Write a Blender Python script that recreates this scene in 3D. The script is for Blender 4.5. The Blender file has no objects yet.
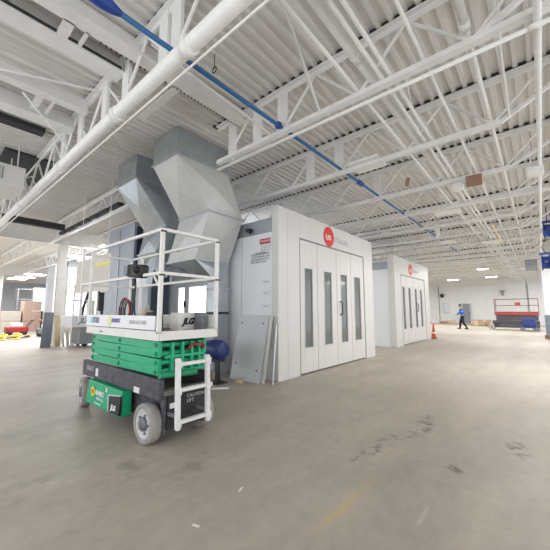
import bpy, bmesh, math, random
from mathutils import Vector, Matrix
random.seed(7)
S = bpy.context.scene
C = S.collection

# ------------------------------------------------------------------ materials
def mat(name, col, rough=0.6, metal=0.0, noise=0.0, nscale=6.0, bump=0.0, bscale=40.0, spec=0.5, stretch=None):
    m = bpy.data.materials.new(name); m.use_nodes = True
    nt = m.node_tree; b = nt.nodes['Principled BSDF']
    b.inputs['Base Color'].default_value = (*col, 1)
    b.inputs['Roughness'].default_value = rough
    b.inputs['Metallic'].default_value = metal
    b.inputs['Specular IOR Level'].default_value = spec
    tc = nt.nodes.new('ShaderNodeTexCoord')
    src = tc.outputs['Object']
    if stretch:
        mp = nt.nodes.new('ShaderNodeMapping'); mp.inputs['Scale'].default_value = stretch
        nt.links.new(src, mp.inputs['Vector']); src = mp.outputs['Vector']
    if noise > 0:
        n = nt.nodes.new('ShaderNodeTexNoise'); n.inputs['Scale'].default_value = nscale
        n.inputs['Detail'].default_value = 6
        nt.links.new(src, n.inputs['Vector'])
        r = nt.nodes.new('ShaderNodeMapRange')
        r.inputs['From Min'].default_value = 0.3; r.inputs['From Max'].default_value = 0.7
        r.inputs['To Min'].default_value = 1 - noise; r.inputs['To Max'].default_value = 1 + noise * .6
        nt.links.new(n.outputs['Fac'], r.inputs['Value'])
        mx = nt.nodes.new('ShaderNodeVectorMath'); mx.operation = 'SCALE'
        mx.inputs[0].default_value = col
        nt.links.new(r.outputs['Result'], mx.inputs['Scale'])
        nt.links.new(mx.outputs['Vector'], b.inputs['Base Color'])
    if bump > 0:
        n2 = nt.nodes.new('ShaderNodeTexNoise'); n2.inputs['Scale'].default_value = bscale
        nt.links.new(src, n2.inputs['Vector'])
        bp = nt.nodes.new('ShaderNodeBump'); bp.inputs['Strength'].default_value = bump
        bp.inputs['Distance'].default_value = .01
        nt.links.new(n2.outputs['Fac'], bp.inputs['Height'])
        nt.links.new(bp.outputs['Normal'], b.inputs['Normal'])
    return m

def emis(name, col, strength):
    m = bpy.data.materials.new(name); m.use_nodes = True
    b = m.node_tree.nodes['Principled BSDF']
    b.inputs['Base Color'].default_value = (*col, 1)
    b.inputs['Emission Color'].default_value = (*col, 1)
    b.inputs['Emission Strength'].default_value = strength
    return m

def floor_mat():
    m = bpy.data.materials.new('concrete_floor'); m.use_nodes = True
    nt = m.node_tree; N = nt.nodes; L = nt.links; b = N['Principled BSDF']
    tc = N.new('ShaderNodeTexCoord')
    def noise(sc, det=8, rough=.6, stretch=(1, 1, 1), off=(0, 0, 0)):
        mp = N.new('ShaderNodeMapping'); mp.inputs['Scale'].default_value = stretch; mp.inputs['Location'].default_value = off
        L.new(tc.outputs['Object'], mp.inputs['Vector'])
        n = N.new('ShaderNodeTexNoise'); n.inputs['Scale'].default_value = sc; n.inputs['Detail'].default_value = det
        n.inputs['Roughness'].default_value = rough
        L.new(mp.outputs['Vector'], n.inputs['Vector']); return n.outputs['Fac']
    def ramp(src, a, bb, ca, cb):
        r = N.new('ShaderNodeValToRGB'); r.color_ramp.elements[0].position = a; r.color_ramp.elements[1].position = bb
        r.color_ramp.elements[0].color = ca; r.color_ramp.elements[1].color = cb
        L.new(src, r.inputs['Fac']); return r.outputs['Color']
    def mix(fac, a, c, mode='MIX'):
        x = N.new('ShaderNodeMixRGB'); x.blend_type = mode
        for s, v in ((x.inputs['Fac'], fac), (x.inputs['Color1'], a), (x.inputs['Color2'], c)):
            if hasattr(v, 'node'): L.new(v, s)
            else: s.default_value = v
        return x.outputs['Color']
    base = ramp(noise(.55, 8, .6), .32, .68, (.43, .385, .332, 1), (.52, .47, .405, 1))
    fine = ramp(noise(9, 10, .75), .3, .7, (.86, .86, .86, 1), (1.08, 1.08, 1.08, 1))
    c = mix(1.0, base, fine, 'MULTIPLY')
    sweep = ramp(noise(1.2, 6, .6, (.35, 1.6, 1)), .42, .62, (.92, .92, .92, 1), (1.05, 1.05, 1.04, 1))
    c = mix(1.0, c, sweep, 'MULTIPLY')
    # local stains: (x, y, radius x, radius y, angle, colour, threshold)
    def stain(c, x, y, rx, ry, ang, col, lo, hi, sc, strength=1.0, det=6):
        mp = N.new('ShaderNodeMapping'); mp.vector_type = 'TEXTURE'
        mp.inputs['Location'].default_value = (x, y, 0); mp.inputs['Rotation'].default_value = (0, 0, ang)
        mp.inputs['Scale'].default_value = (rx, ry, 1)
        L.new(tc.outputs['Object'], mp.inputs['Vector'])
        ln = N.new('ShaderNodeVectorMath'); ln.operation = 'LENGTH'; L.new(mp.outputs['Vector'], ln.inputs[0])
        f = N.new('ShaderNodeMapRange'); f.inputs['From Min'].default_value = 1.0; f.inputs['From Max'].default_value = .45
        L.new(ln.outputs['Value'], f.inputs['Value'])
        n = noise(sc, det, .65, off=(x * 3.1, y * 1.7, 0))
        g = N.new('ShaderNodeMapRange'); g.inputs['From Min'].default_value = lo; g.inputs['From Max'].default_value = hi
        L.new(n, g.inputs['Value'])
        mu = N.new('ShaderNodeMath'); mu.operation = 'MULTIPLY'; L.new(f.outputs['Result'], mu.inputs[0]); L.new(g.outputs['Result'], mu.inputs[1])
        m2 = N.new('ShaderNodeMath'); m2.operation = 'MULTIPLY'; L.new(mu.outputs[0], m2.inputs[0]); m2.inputs[1].default_value = strength * .85
        m2.use_clamp = True
        return mix(m2.outputs[0], c, col)
    dark = (.06, .058, .055, 1)
    for st in STAINS: c = stain(c, *st)
    L.new(c, b.inputs['Base Color'])
    rr = N.new('ShaderNodeMapRange'); rr.inputs['To Min'].default_value = .42; rr.inputs['To Max'].default_value = .62
    L.new(noise(2.0, 5), rr.inputs['Value']); L.new(rr.outputs['Result'], b.inputs['Roughness'])
    b.inputs['Specular IOR Level'].default_value = .35
    bp = N.new('ShaderNodeBump'); bp.inputs['Strength'].default_value = .12; bp.inputs['Distance'].default_value = .01
    L.new(noise(30, 4), bp.inputs['Height']); L.new(bp.outputs['Normal'], b.inputs['Normal'])
    return m
DK = (.07, .067, .063, 1)
STAINS = [
    (4.15, 1.16, .45, .12, .15, DK, .46, .58, 9.0, .8),
    (3.6, 1.25, .55, .10, -.35, DK, .50, .60, 9.0, .7),
    (3.0, 1.36, .45, .09, -.2, DK, .50, .60, 10.0, .6),
    (3.18, .70, .16, .07, 1.0, DK, .46, .55, 9.0, .85),
    (4.02, .28, .28, .11, .2, DK, .48, .56, 9.0, .8),
    (1.38, 2.85, .38, .2, .6, (.19, .18, .165, 1), .45, .60, 5.0, .6),
    (1.75, 2.5, .5, .22, .9, (.2, .19, .175, 1), .48, .62, 4.0, .6),
    (.65, 3.1, .35, .2, .4, (.2, .19, .175, 1), .48, .62, 5.0, .5),
    (1.12, 1.75, .35, .14, .9, (.5, .48, .45, 1), .50, .62, 9.0, .5),
    (2.14, 1.14, .48, .055, -.05, (.60, .47, .22, 1), .36, .52, 9.0, .8),
    (2.3, .70, .22, .02, .0, (.62, .60, .57, 1), .35, .5, 5.0, .6),
    (3.2, .95, 1.4, .55, .1, (.27, .25, .22, 1), .48, .68, 1.6, .5),
    (1.0, 4.4, .8, .4, .1, (.27, .25, .22, 1), .5, .7, 3.0, .5),
    (1.25, 1.2, .6, .5, .5, (.27, .25, .22, 1), .52, .7, 2.5, .45),
]
M = {}
M['floor'] = floor_mat()
M['deck'] = mat('painted_roof_deck', (.72, .70, .67), .55, noise=.10, nscale=3, stretch=(.3, 3, 1))
M['steel'] = mat('white_painted_steel', (.80, .79, .77), .45, noise=.06, nscale=5)
M['pipe'] = mat('white_painted_pipe', (.84, .83, .80), .4, noise=.05, nscale=9)
M['bluepipe'] = mat('blue_pipe_paint', (.02, .125, .30), .35)
M['bluefit'] = mat('blue_fitting', (.015, .06, .30), .4)
M['wall'] = mat('white_block_wall', (.86, .87, .88), .7, noise=.05, nscale=2)
M['greywall'] = mat('grey_far_wall', (.52, .54, .59), .8, noise=.05, nscale=1)
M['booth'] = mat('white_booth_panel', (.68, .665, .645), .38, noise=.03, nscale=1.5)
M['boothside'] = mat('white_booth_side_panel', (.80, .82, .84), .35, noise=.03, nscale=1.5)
M['seam'] = mat('dark_seam', (.25, .25, .25), .8)
M['galv'] = mat('galvanized_sheet', (.50, .54, .57), .34, .72, noise=.12, nscale=5)
M['galvdark'] = mat('galvanized_panel_blue', (.38, .41, .46), .42, .25, noise=.10, nscale=3)
M['galvlight'] = mat('dusty_galvanized', (.60, .605, .59), .45, .25, noise=.06, nscale=3)
M['flange'] = mat('duct_flange', (.56, .59, .62), .4, .6)
M['blackmetal'] = mat('black_metal', (.02, .022, .026), .5, noise=.1)
M['nearblack'] = mat('near_black_matte', (.035, .035, .04), .7)  # near-black; on the flute blocks this colour stands in for shade
M['glass'] = None
def glass_mat():
    m = bpy.data.materials.new('booth_glass'); m.use_nodes = True
    nt = m.node_tree; b = nt.nodes['Principled BSDF']
    b.inputs['Base Color'].default_value = (.22, .235, .225, 1); b.inputs['Roughness'].default_value = .08
    b.inputs['Specular IOR Level'].default_value = .7
    tr = nt.nodes.new('ShaderNodeBsdfTransparent'); tr.inputs['Color'].default_value = (.8, .85, .82, 1)
    mx = nt.nodes.new('ShaderNodeMixShader'); mx.inputs[0].default_value = .35
    nt.links.new(b.outputs[0], mx.inputs[1]); nt.links.new(tr.outputs[0], mx.inputs[2])
    nt.links.new(mx.outputs[0], nt.nodes['Material Output'].inputs['Surface'])
    return m
M['glass'] = glass_mat()
M['interior'] = mat('booth_interior', (.55, .56, .55), .6)
M['green'] = mat('green_lift_paint', (.012, .42, .20), .38, noise=.10, nscale=9)
M['greendark'] = mat('green_lift_paint_worn', (.012, .30, .14), .5, noise=.25, nscale=25)
M['liftwhite'] = mat('lift_cream_white', (.78, .765, .73), .4, noise=.05, nscale=12)
M['panelwhite'] = mat('toe_board_white', (.80, .80, .83), .35, noise=.03)
M['chassis'] = mat('chassis_charcoal', (.09, .086, .10), .6, noise=.4, nscale=14)
M['chassistop'] = mat('chassis_dusty', (.20, .185, .175), .8, noise=.3, nscale=18)
M['tyre'] = mat('grey_nonmarking_tyre', (.36, .345, .325), .8, noise=.18, nscale=14)
M['rim'] = mat('dirty_white_rim', (.62, .62, .63), .5, noise=.15, nscale=25)
M['hub'] = mat('hub_grey', (.20, .21, .24), .5, .3, noise=.2, nscale=30)
M['laddermat'] = mat('ladder_white', (.80, .79, .79), .45, noise=.12, nscale=30)
M['black'] = mat('black_plastic', (.02, .02, .022), .5)
M['red'] = mat('red_paint', (.34, .02, .025), .45)
M['yellow'] = mat('yellow_sticker', (.85, .72, .05), .5)
M['paleyellow'] = mat('faded_yellow_sticker', (.80, .78, .38), .5)
M['cyan'] = mat('light_blue_sticker', (.28, .68, .80), .5)
M['textgrey'] = mat('grey_lettering', (.20, .22, .25), .5)
M['textgreylight'] = mat('light_grey_lettering', (.42, .42, .42), .5)
M['textpale'] = mat('pale_grey_lettering', (.55, .54, .53), .5)
M['textpurple'] = mat('purple_lettering', (.20, .17, .42), .5)
M['textwhite'] = mat('white_lettering', (.88, .88, .88), .5)
M['stickerwhite'] = mat('white_sticker', (.80, .80, .80), .5)
M['logored'] = mat('booth_logo_red', (.72, .04, .035), .35)
M['labelred'] = mat('warning_red', (.55, .02, .04), .5)
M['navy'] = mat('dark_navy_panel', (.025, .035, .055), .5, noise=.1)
M['motor'] = mat('motor_blue', (.02, .045, .19), .45, noise=.1, nscale=20)
M['sheet'] = mat('dusty_sheet_metal', (.62, .64, .66), .6, .0, noise=.03, nscale=3.5)
M['wood'] = mat('pine_board', (.60, .48, .30), .7, noise=.15, nscale=6, stretch=(1, 1, .2))
M['cardboard'] = mat('cardboard', (.42, .28, .18), .8, noise=.12)
M['greyboard'] = mat('slate_grey_board', (.17, .185, .23), .6, noise=.1)
M['paleboard'] = mat('pale_board', (.72, .71, .68), .6, noise=.06)
M['pinkbox'] = mat('faded_carton', (.55, .40, .33), .8, noise=.15)
M['plastic'] = mat('crumpled_plastic', (.72, .73, .72), .4, noise=.2, nscale=8, bump=.6, bscale=12)
M['hose'] = mat('yellow_hose', (.70, .62, .12), .5)
M['skin'] = mat('skin', (.45, .27, .19), .6)
M['jacket'] = mat('blue_jacket', (.04, .13, .52), .8, noise=.12, nscale=12)
M['trousers'] = mat('black_trousers', (.012, .013, .018), .85)
M['shoe'] = mat('dark_shoes', (.03, .025, .025), .7)
M['hat'] = mat('dark_cap', (.09, .09, .11), .7)
M['vest'] = mat('silver_stripe', (.55, .62, .70), .5)
M['plate'] = mat('brown_board_plate', (.30, .17, .12), .7, noise=.1)
M['light'] = emis('lamp_tube', (1.0, .98, .94), 14)
M['paint_yellow_light'] = mat('yellow_conduit', (.75, .66, .25), .5)
M['window'] = emis('daylight_behind_glass', (.90, .95, 1.0), 1.7)
M['litwindow'] = emis('lit_booth_window', (1.0, 1.0, 1.0), 1.5)
M['signbeige'] = mat('beige_printed_sheet', (.66, .62, .55), .6, noise=.06, nscale=14)
M['bluegrey'] = mat('blue_grey_wrap', (.20, .24, .29), .6)
M['brown'] = mat('brown_skirting', (.24, .13, .09), .7)
M['liftred'] = mat('lift_red', (.34, .045, .04), .5, noise=.1)
M['orange'] = mat('orange_plastic', (.60, .10, .05), .5)
M['railred'] = mat('dull_red_rail', (.22, .08, .075), .5)
M['heater'] = mat('heater_grey', (.26, .28, .29), .5)

# ------------------------------------------------------------------ geometry helpers
ROOT = {}                                        # object -> world location of its thing
class MB:
    def __init__(s): s.bm = bmesh.new()
    def hexa(s, P):
        v = [s.bm.verts.new(p) for p in P]
        for f in ((0, 3, 2, 1), (4, 5, 6, 7), (0, 1, 5, 4), (1, 2, 6, 5), (2, 3, 7, 6), (3, 0, 4, 7)):
            s.bm.faces.new([v[i] for i in f])
        return s
    def box(s, x0, x1, y0, y1, z0, z1):
        return s.hexa([(x0, y0, z0), (x1, y0, z0), (x1, y1, z0), (x0, y1, z0), (x0, y0, z1), (x1, y0, z1), (x1, y1, z1), (x0, y1, z1)])
    def obox(s, c, size, rot=(0, 0, 0)):
        R = Matrix.Rotation(rot[2], 3, 'Z') @ Matrix.Rotation(rot[1], 3, 'Y') @ Matrix.Rotation(rot[0], 3, 'X')
        h = [q / 2 for q in size]; c = Vector(c)
        return s.hexa([c + R @ Vector((sx * h[0], sy * h[1], sz * h[2])) for sx, sy, sz in
                       ((-1, -1, -1), (1, -1, -1), (1, 1, -1), (-1, 1, -1), (-1, -1, 1), (1, -1, 1), (1, 1, 1), (-1, 1, 1))])
    def bar(s, a, b, w, h=None):
        a = Vector(a); b = Vector(b); h = h or w; d = (b - a).normalized()
        up = Vector((0, 0, 1)) if abs(d.z) < .95 else Vector((0, 1, 0))
        r = d.cross(up).normalized(); u = r.cross(d)
        P = []
        for p in (a, b):
            for sx, sy in ((-1, -1), (1, -1), (1, 1), (-1, 1)):
                P.append(p + r * sx * w / 2 + u * sy * h / 2)
        return s.hexa([P[0], P[1], P[2], P[3], P[4], P[5], P[6], P[7]])
    def cyl(s, a, b, r, n=12, r2=None):
        a = Vector(a); b = Vector(b); d = (b - a).normalized(); r2 = r if r2 is None else r2
        up = Vector((0, 0, 1)) if abs(d.z) < .9 else Vector((1, 0, 0))
        x = d.cross(up).normalized(); y = x.cross(d)
        A = []; B = []
        for i in range(n):
            t = 2 * math.pi * i / n; q = x * math.cos(t) + y * math.sin(t)
            A.append(s.bm.verts.new(a + q * r)); B.append(s.bm.verts.new(b + q * r2))
        for i in range(n):
            f = s.bm.faces.new([A[i], A[(i + 1) % n], B[(i + 1) % n], B[i]]); f.smooth = n > 8
        s.bm.faces.new(A[::-1]); s.bm.faces.new(B)
        return s
    def tube(s, pts, r, n=8, closed=False):
        P = [Vector(p) for p in pts]; rings = []
        for i, p in enumerate(P):
            if closed: d = P[(i + 1) % len(P)] - P[i - 1]
            else: d = P[min(i + 1, len(P) - 1)] - P[max(i - 1, 0)]
            d.normalize(); up = Vector((0, 0, 1)) if abs(d.z) < .9 else Vector((1, 0, 0))
            x = d.cross(up).normalized(); y = x.cross(d)
            rings.append([s.bm.verts.new(p + (x * math.cos(2 * math.pi * k / n) + y * math.sin(2 * math.pi * k / n)) * r) for k in range(n)])
        m = len(rings)
        for i in range(m if closed else m - 1):
            a = rings[i]; b = rings[(i + 1) % m]
            for k in range(n):
                f = s.bm.faces.new([a[k], a[(k + 1) % n], b[(k + 1) % n], b[k]]); f.smooth = True
        if not closed: s.bm.faces.new(rings[0][::-1]); s.bm.faces.new(rings[-1])
        return s
    def lathe(s, c, axis, prof, n=28):
        """prof: list of (radius, offset along axis)"""
        c = Vector(c); d = Vector(axis).normalized(); up = Vector((0, 0, 1)) if abs(d.z) < .9 else Vector((1, 0, 0))
        x = d.cross(up).normalized(); y = x.cross(d); rings = []
        for r, o in prof:
            rings.append([s.bm.verts.new(c + d * o + (x * math.cos(2 * math.pi * k / n) + y * math.sin(2 * math.pi * k / n)) * max(r, .0005)) for k in range(n)])
        for a, b in zip(rings, rings[1:]):
            for k in range(n):
                f = s.bm.faces.new([a[k], a[(k + 1) % n], b[(k + 1) % n], b[k]]); f.smooth = True
        s.bm.faces.new(rings[0][::-1]); s.bm.faces.new(rings[-1])
        return s
    def build(s, name, m, parent=None, bevel=0, loc=None, smooth_angle=None):
        """parent given: a part, meshed relative to its thing. Otherwise a top-level mesh with its origin at loc."""
        off = Vector(ROOT.get(parent.name, (0, 0, 0))) if parent else Vector(loc or (0, 0, 0))
        bmesh.ops.recalc_face_normals(s.bm, faces=s.bm.faces)
        for v in s.bm.verts: v.co -= off
        me = bpy.data.meshes.new(name); s.bm.to_mesh(me); s.bm.free()
        me.materials.append(M[m] if isinstance(m, str) else m)
        o = bpy.data.objects.new(name, me); C.objects.link(o)
        if parent: o.parent = parent
        else: o.location = off
        ROOT[o.name] = off
        if bevel:
            bv = o.modifiers.new('bevel', 'BEVEL'); bv.width = bevel; bv.segments = 2; bv.limit_method = 'ANGLE'
        return o
def tag(o, label, cat, group=None):
    o['label'] = label; o['category'] = cat
    if group: o['group'] = group
    return o
def thing(name, label, cat, loc=(0, 0, 0), group=None):
    o = bpy.data.objects.new(name, None); C.objects.link(o); o.location = loc; ROOT[o.name] = Vector(loc)
    o.empty_display_size = .2
    return tag(o, label, cat, group)
def struct(o): o['kind'] = 'structure'; return o
def copy_tree(o, parent=None):
    c = o.copy(); C.objects.link(c); c.parent = parent; ROOT[c.name] = ROOT.get(o.name, Vector())
    for ch in list(KIDS(o)): copy_tree(ch, c)
    return c
def KIDS(o): return [x for x in bpy.data.objects if x.parent == o]
def text(name, body, size, loc, face, m, parent, shear=0.0, sx=1.0, bold=0.0, align='LEFT', lab=None):
    """face 'X': lies on a plane facing -X (reads along -Y); face 'Y': plane facing -Y (reads along +X)"""
    cu = bpy.data.curves.new(name, 'FONT'); cu.body = body; cu.size = size; cu.extrude = .0015; cu.shear = shear
    cu.offset = bold; cu.align_x = align; cu.align_y = 'CENTER'; cu.materials.append(M[m])
    tmp = bpy.data.objects.new(name, cu); C.objects.link(tmp); bpy.context.view_layer.update()
    me = bpy.data.meshes.new_from_object(tmp); bpy.data.objects.remove(tmp); me.name = name
    if not me.materials: me.materials.append(M[m])
    o = bpy.data.objects.new(name, me); C.objects.link(o)
    o.rotation_euler = (math.pi / 2, 0, -math.pi / 2 if face == 'X' else 0); o.scale = (sx, 1, 1)
    off = Vector(ROOT.get(parent.name, (0, 0, 0))); o.location = Vector(loc) - off; o.parent = parent
    ROOT[o.name] = off
    if lab: o['label'] = lab
    return o

# ------------------------------------------------------------------ the building
XF = 39.0; YL = 48.0; ZD = 4.74
fl = MB().box(-3.5, XF + .3, -4.5, YL + .3, -.2, 0).build('floor', 'floor'); struct(fl)
# fluted roof deck, flutes run along X
pitch, dep = .152, .042
prof = []
y = -12.0
while y < YL + .3:
    prof += [(y, ZD), (y + .044, ZD), (y + .060, ZD + dep), (y + .136, ZD + dep)]
    y += pitch
YD0 = -12.0
bm = bmesh.new()
HOLES = []
rows = [(bm.verts.new((-6, a, b)), bm.verts.new((XF + .3, a, b))) for a, b in prof]
for a, b in zip(rows, rows[1:]): bm.faces.new([a[0], a[1], b[1], b[0]])
top = [bm.verts.new(p) for p in ((-6, -12, ZD + .3), (XF + .3, -12, ZD + .3), (XF + .3, prof[-1][0], ZD + .3), (-6, prof[-1][0], ZD + .3))]
bm.faces.new(top)
bm.faces.new([rows[0][0], rows[0][1], top[1], top[0]]); bm.faces.new([rows[-1][0], rows[-1][1], top[2], top[3]])
bm.faces.new([top[0]] + [r[0] for r in rows] + [top[3]])
mb = MB(); mb.bm.free(); mb.bm = bm
struct(mb.build('ceiling', 'deck'))
struct(MB().box(XF, XF + .3, -12, YL, 0, ZD + .3).build('wall_far', 'wall'))
struct(MB().box(-8, XF, YL, YL + .3, 0, ZD + .3).build('wall_left', 'greywall'))
# short outer wall with tall windows seen left of the gear
w = MB()
w.box(5.60, 5.92, 23.6, 24, 0, ZD); w.box(6.45, 6.65, 23.6, 24, 0, ZD)
w.box(5.92, 13.0, 23.6, 24, 0, 1.1); w.box(5.92, 13, 23.6, 24, 4.3, ZD); w.box(8.6, 13, 23.6, 24, 1.1, 4.3)
struct(w.build('wall_back', 'greywall'))
def window(n, x0, x1, y, z0, z1, bars):
    f = MB(); t = .07
    f.box(x0, x1, y - .03, y + .05, z0, z0 + t); f.box(x0, x1, y - .03, y + .05, z1 - t, z1)
    f.box(x0, x0 + t, y - .03, y + .05, z0 + t, z1 - t); f.box(x1 - t, x1, y - .03, y + .05, z0 + t, z1 - t)
    for q in range(bars):
        xx = x0 + (x1 - x0) * (q + 1) / (bars + 1); f.box(xx - .025, xx + .025, y - .03, y + .05, z0 + t, z1 - t)
    fr = struct(f.build(n, 'liftwhite'))
    MB().box(x0 + t, x1 - t, y + .01, y + .03, z0 + t, z1 - t).build('pane', 'window', fr)
window('window_1', 5.92, 6.45, 23.7, 1.1, 4.3, 0)
window('window_2', 6.65, 8.6, 23.7, 1.1, 4.3, 2)
window('window_3', 9.9, 11.6, YL - .1, 1.0, 4.3, 0)
# far wall: pilaster seams, doors, panels
for i, yy in enumerate((9.0, 6.9, 3.2)):
    struct(MB().box(XF - .05, XF, yy - .05, yy + .05, 0, ZD).build('trim_%d' % (i + 1), 'wall'))
struct(MB().box(XF - .22, XF, -12, YL - 30, 4.42, 4.62).build('trim_4', 'steel'))

# ---- roof joists: open web trusses running along Y
def joist_parts(X, y0, y1, posts, full, root, cutbot=None):
    zt, zb = ZD - .02, 4.0
    segs = [(y0, y1)]
    if cutbot: segs = [(y0, cutbot[0]), (cutbot[1], y1)]
    tc = MB(); bc = MB()
    for a, b in segs:
        tc.box(X - .065, X + .065, a, b, zt - .018, zt); tc.box(X - .012, X + .012, a, b, zt - .085, zt - .018)
    bsegs = [(y0 if full else y0 + 1.25, segs[0][1])] + segs[1:]
    for a, b in bsegs:
        bc.box(X - .045, X + .045, a, b, zb + .002, zb + .014); bc.box(X - .03, X - .015, a, b, zb + .014, zb + .075); bc.box(X + .015, X + .03, a, b, zb + .014, zb + .075)
    return tc, bc
def webs(X, y0, y1, cut=None):
    zt, zb = ZD - .07, 4.04; out = []
    yb = .33; P = 1.23
    ys = [yb + P * i for i in range(-1, 40)]
    for i, b in enumerate(ys):
        for t in (b - P / 2, b + P / 2):
            if b < y0 + 1.2 or max(b, t) > y1 or min(b, t) < y0: continue
            if cut and max(b, t) > cut[0] and min(b, t) < cut[1]: continue
            out.append(((X, b, zb), (X, t, zt)))
    return out
ordn = ['nearest', 'second', 'third', 'fourth', 'fifth', 'sixth', 'seventh', 'eighth', 'ninth', 'tenth', 'eleventh', 'twelfth',
        'thirteenth', 'fourteenth', 'fifteenth', 'sixteenth', 'seventeenth', 'eighteenth', 'nineteenth', 'twentieth', 'twenty-first']
J0 = 1.61; SP = 1.83
POSTS = {0: (2.74, 3.0, 3.93, 4.61, 5.61, 6.5), 1: (2.77, 3.3, 3.9), 2: (2.82, 3.5), 3: (2.8,)}
for j in range(21):
    X = J0 + SP * j
    cut = (4.3, 7.6) if j == 1 else None
    full = j % 3 == 1
    r = thing('roof_joist', 'white open-web steel roof joist, the %s across the hall counting away from the camera' % ordn[j], 'roof joist', (X, -1, 4.0), 'roof joists over the main hall')
    tc, bc = joist_parts(X, -1.0, 14.7, None, full, r, cut)
    tc.build('top_chord', 'steel', r); bc.build('bottom_chord', 'steel', r)
    W = webs(X, -1.0, 14.7, cut)
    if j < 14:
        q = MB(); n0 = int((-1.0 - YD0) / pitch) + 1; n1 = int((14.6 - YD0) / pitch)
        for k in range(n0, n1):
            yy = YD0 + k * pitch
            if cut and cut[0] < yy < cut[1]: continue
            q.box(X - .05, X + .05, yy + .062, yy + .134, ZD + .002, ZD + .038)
        q.build('flute_shade', 'nearblack', r)['kind'] = 'stuff'  # dark blocks added as the shade in the open flute ends
    if j < 7:
        for a, b in W: MB().cyl(a, b, .021, 8).build('web_rod', 'steel', r)
    else:
        q = MB()
        for a, b in W: q.bar(a, b, .04)
        q.build('web', 'steel', r)
    MB().bar((X, .33 - 0.08 if not full else .33, 4.03), (X, -.95, ZD - .06), .05).build('end_brace', 'steel', r)
    for yy in POSTS.get(j, ()):
        MB().box(X - .02, X + .02, yy - .09, yy + .09, 4.0, ZD - .03).build('post', 'steel', r)
# second bay behind the long girder, seen at the far left
for j in range(5):
    X = J0 + SP * j
    r = thing('roof_joist', 'white roof joist in the bay beyond the long left girder, %s from the left' % ('first', 'second', 'third', 'fourth', 'fifth')[j], 'roof joist', (X, 15, 4.0), 'roof joists beyond the left girder')
    tc, bc = joist_parts(X, 15.1, 30, None, True, r)
    tc.build('top_chord', 'steel', r); bc.build('bottom_chord', 'steel', r)
    q = MB()
    for k in range(12):
        a = 15.2 + k * 1.23
        q.bar((X, a, 4.04), (X, a + .6, ZD - .07), .035); q.bar((X, a + .6, ZD - .07), (X, a + 1.23, 4.04), .035)
    q.build('web', 'steel', r)
def girder(Y, x0, x1, lab):
    g = thing('roof_girder', lab, 'girder', (x0, Y, 4.05))
    MB().box(x0, x1, Y - .1, Y + .1, 4.05, 4.08).build('bottom_flange', 'steel', g)
    MB().box(x0, x1, Y - .012, Y + .012, 4.08, ZD - .05).build('web_plate', 'steel', g)
    MB().box(x0, x1, Y - .1, Y + .1, ZD - .05, ZD - .02).build('top_flange', 'steel', g)
girder(14.9, -5, XF, 'long white steel girder carried by the white column beside the leaning boards')
girder(30.2, -5, 20, 'white steel girder further back on the left over the far columns')
girder(-1.15, -5, XF, 'white steel girder along the right ends of the roof joists')
# X-direction beams over the scissor lift
def ibeam(x0, x1, Y, zb, zt, w, lab):
    g = thing('roof_beam', lab, 'beam', (x0, Y, zb), 'beams framing the roof opening')
    MB().box(x0, x1, Y - w / 2, Y + w / 2, zb, zb + .02).build('bottom_flange', 'steel', g)
    MB().box(x0, x1, Y - .01, Y + .01, zb + .02, zt).build('web_plate', 'steel', g)
ibeam(-3, 3.42, 3.62, 4.5, ZD, .2, 'white wide-flange beam with a dotted flange running to the large duct')
ibeam(-3, 1.6, 4.10, 4.48, ZD, .26, 'white wide-flange beam at upper left, next to the dotted beam')
ibeam(-3, 1.6, 6.02, 4.45, ZD, .26, 'white wide-flange beam at the far left above the ceiling unit')
ibeam(-3, 1.6, 5.35, 4.5, ZD, .14, 'narrow white beam between the two wide beams at upper left')
tag(MB().box(-2.5, 1.55, 3.958, 3.972, 4.502, 4.535).build('shadow_gap_strip', 'nearblack', None, loc=(0, 3.96, 4.5)), 'thin black strip along the edge of the wide beam at upper left', 'strip')
rv = MB()
k = 1.2
while k < 3.4:
    rv.box(k, k + .02, 3.73, 3.745, 4.495, 4.52); k += .06
tag(rv.build('beam_edge_strip', 'nearblack', None, loc=(0, 3.73, 4.5)), 'row of small dark slots along the dotted roof beam', 'strip')
def cross(x, y0, y1, w, lab):
    tag(MB().box(x - w / 2, x + w / 2, y0, y1, 4.50, 4.52).build('cross_brace', 'steel', None, loc=(x, y0, 4.44)), lab, 'brace', 'short cross braces')
cross(.88, 3.7, 4.05, .11, 'short wide white brace at upper left between two roof beams')
cross(1.06, 3.7, 4.05, .04, 'short narrow white brace at upper left between two roof beams')
cross(1.0, 5.42, 5.89, .09, 'short white brace above the left end of the ceiling, wider one')
cross(1.17, 5.42, 5.89, .04, 'short white brace above the left end of the ceiling, thin one')
cross(2.22, 3.7, 4.8, .10, 'white brace running from the dotted beam to the left of the large duct')
cross(4.25, 3.7, 4.8, .12, 'white brace running to the right edge of the large duct')
# dark strips and openings in the roof at the left
tag(MB().box(.2, 1.38, 6.80, 7.02, ZD - .09, ZD - .005).build('roof_slot', 'nearblack', None, loc=(.8, 6.9, 4.7)), 'narrow black slot in the ceiling at the upper left', 'roof slot')
tag(MB().box(1.02, 1.95, 8.2, 10.2, ZD - .06, ZD - .005).build('roof_opening', 'nearblack', None, loc=(1.5, 9.2, 4.7)), 'large black roof opening behind the white ceiling unit', 'roof opening')
tag(MB().box(-2, 3.4, 12.75, 12.95, 4.22, 4.42).build('dark_bar', 'nearblack', None, loc=(0, 12.85, 4.3)), 'black bar crossing above the white column at left', 'beam')  # near-black bar below the deck
q = MB(); yy = 8.3
while yy < 12.7:
    q.box(3.36, 3.52, yy, yy + .62, 4.12, 4.22); yy += .72
tag(q.build('dark_strip', 'nearblack', None, loc=(3.44, 8.3, 4.1)), 'broken black strip along the bottom of the joist left of the ducts', 'strip')

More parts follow.
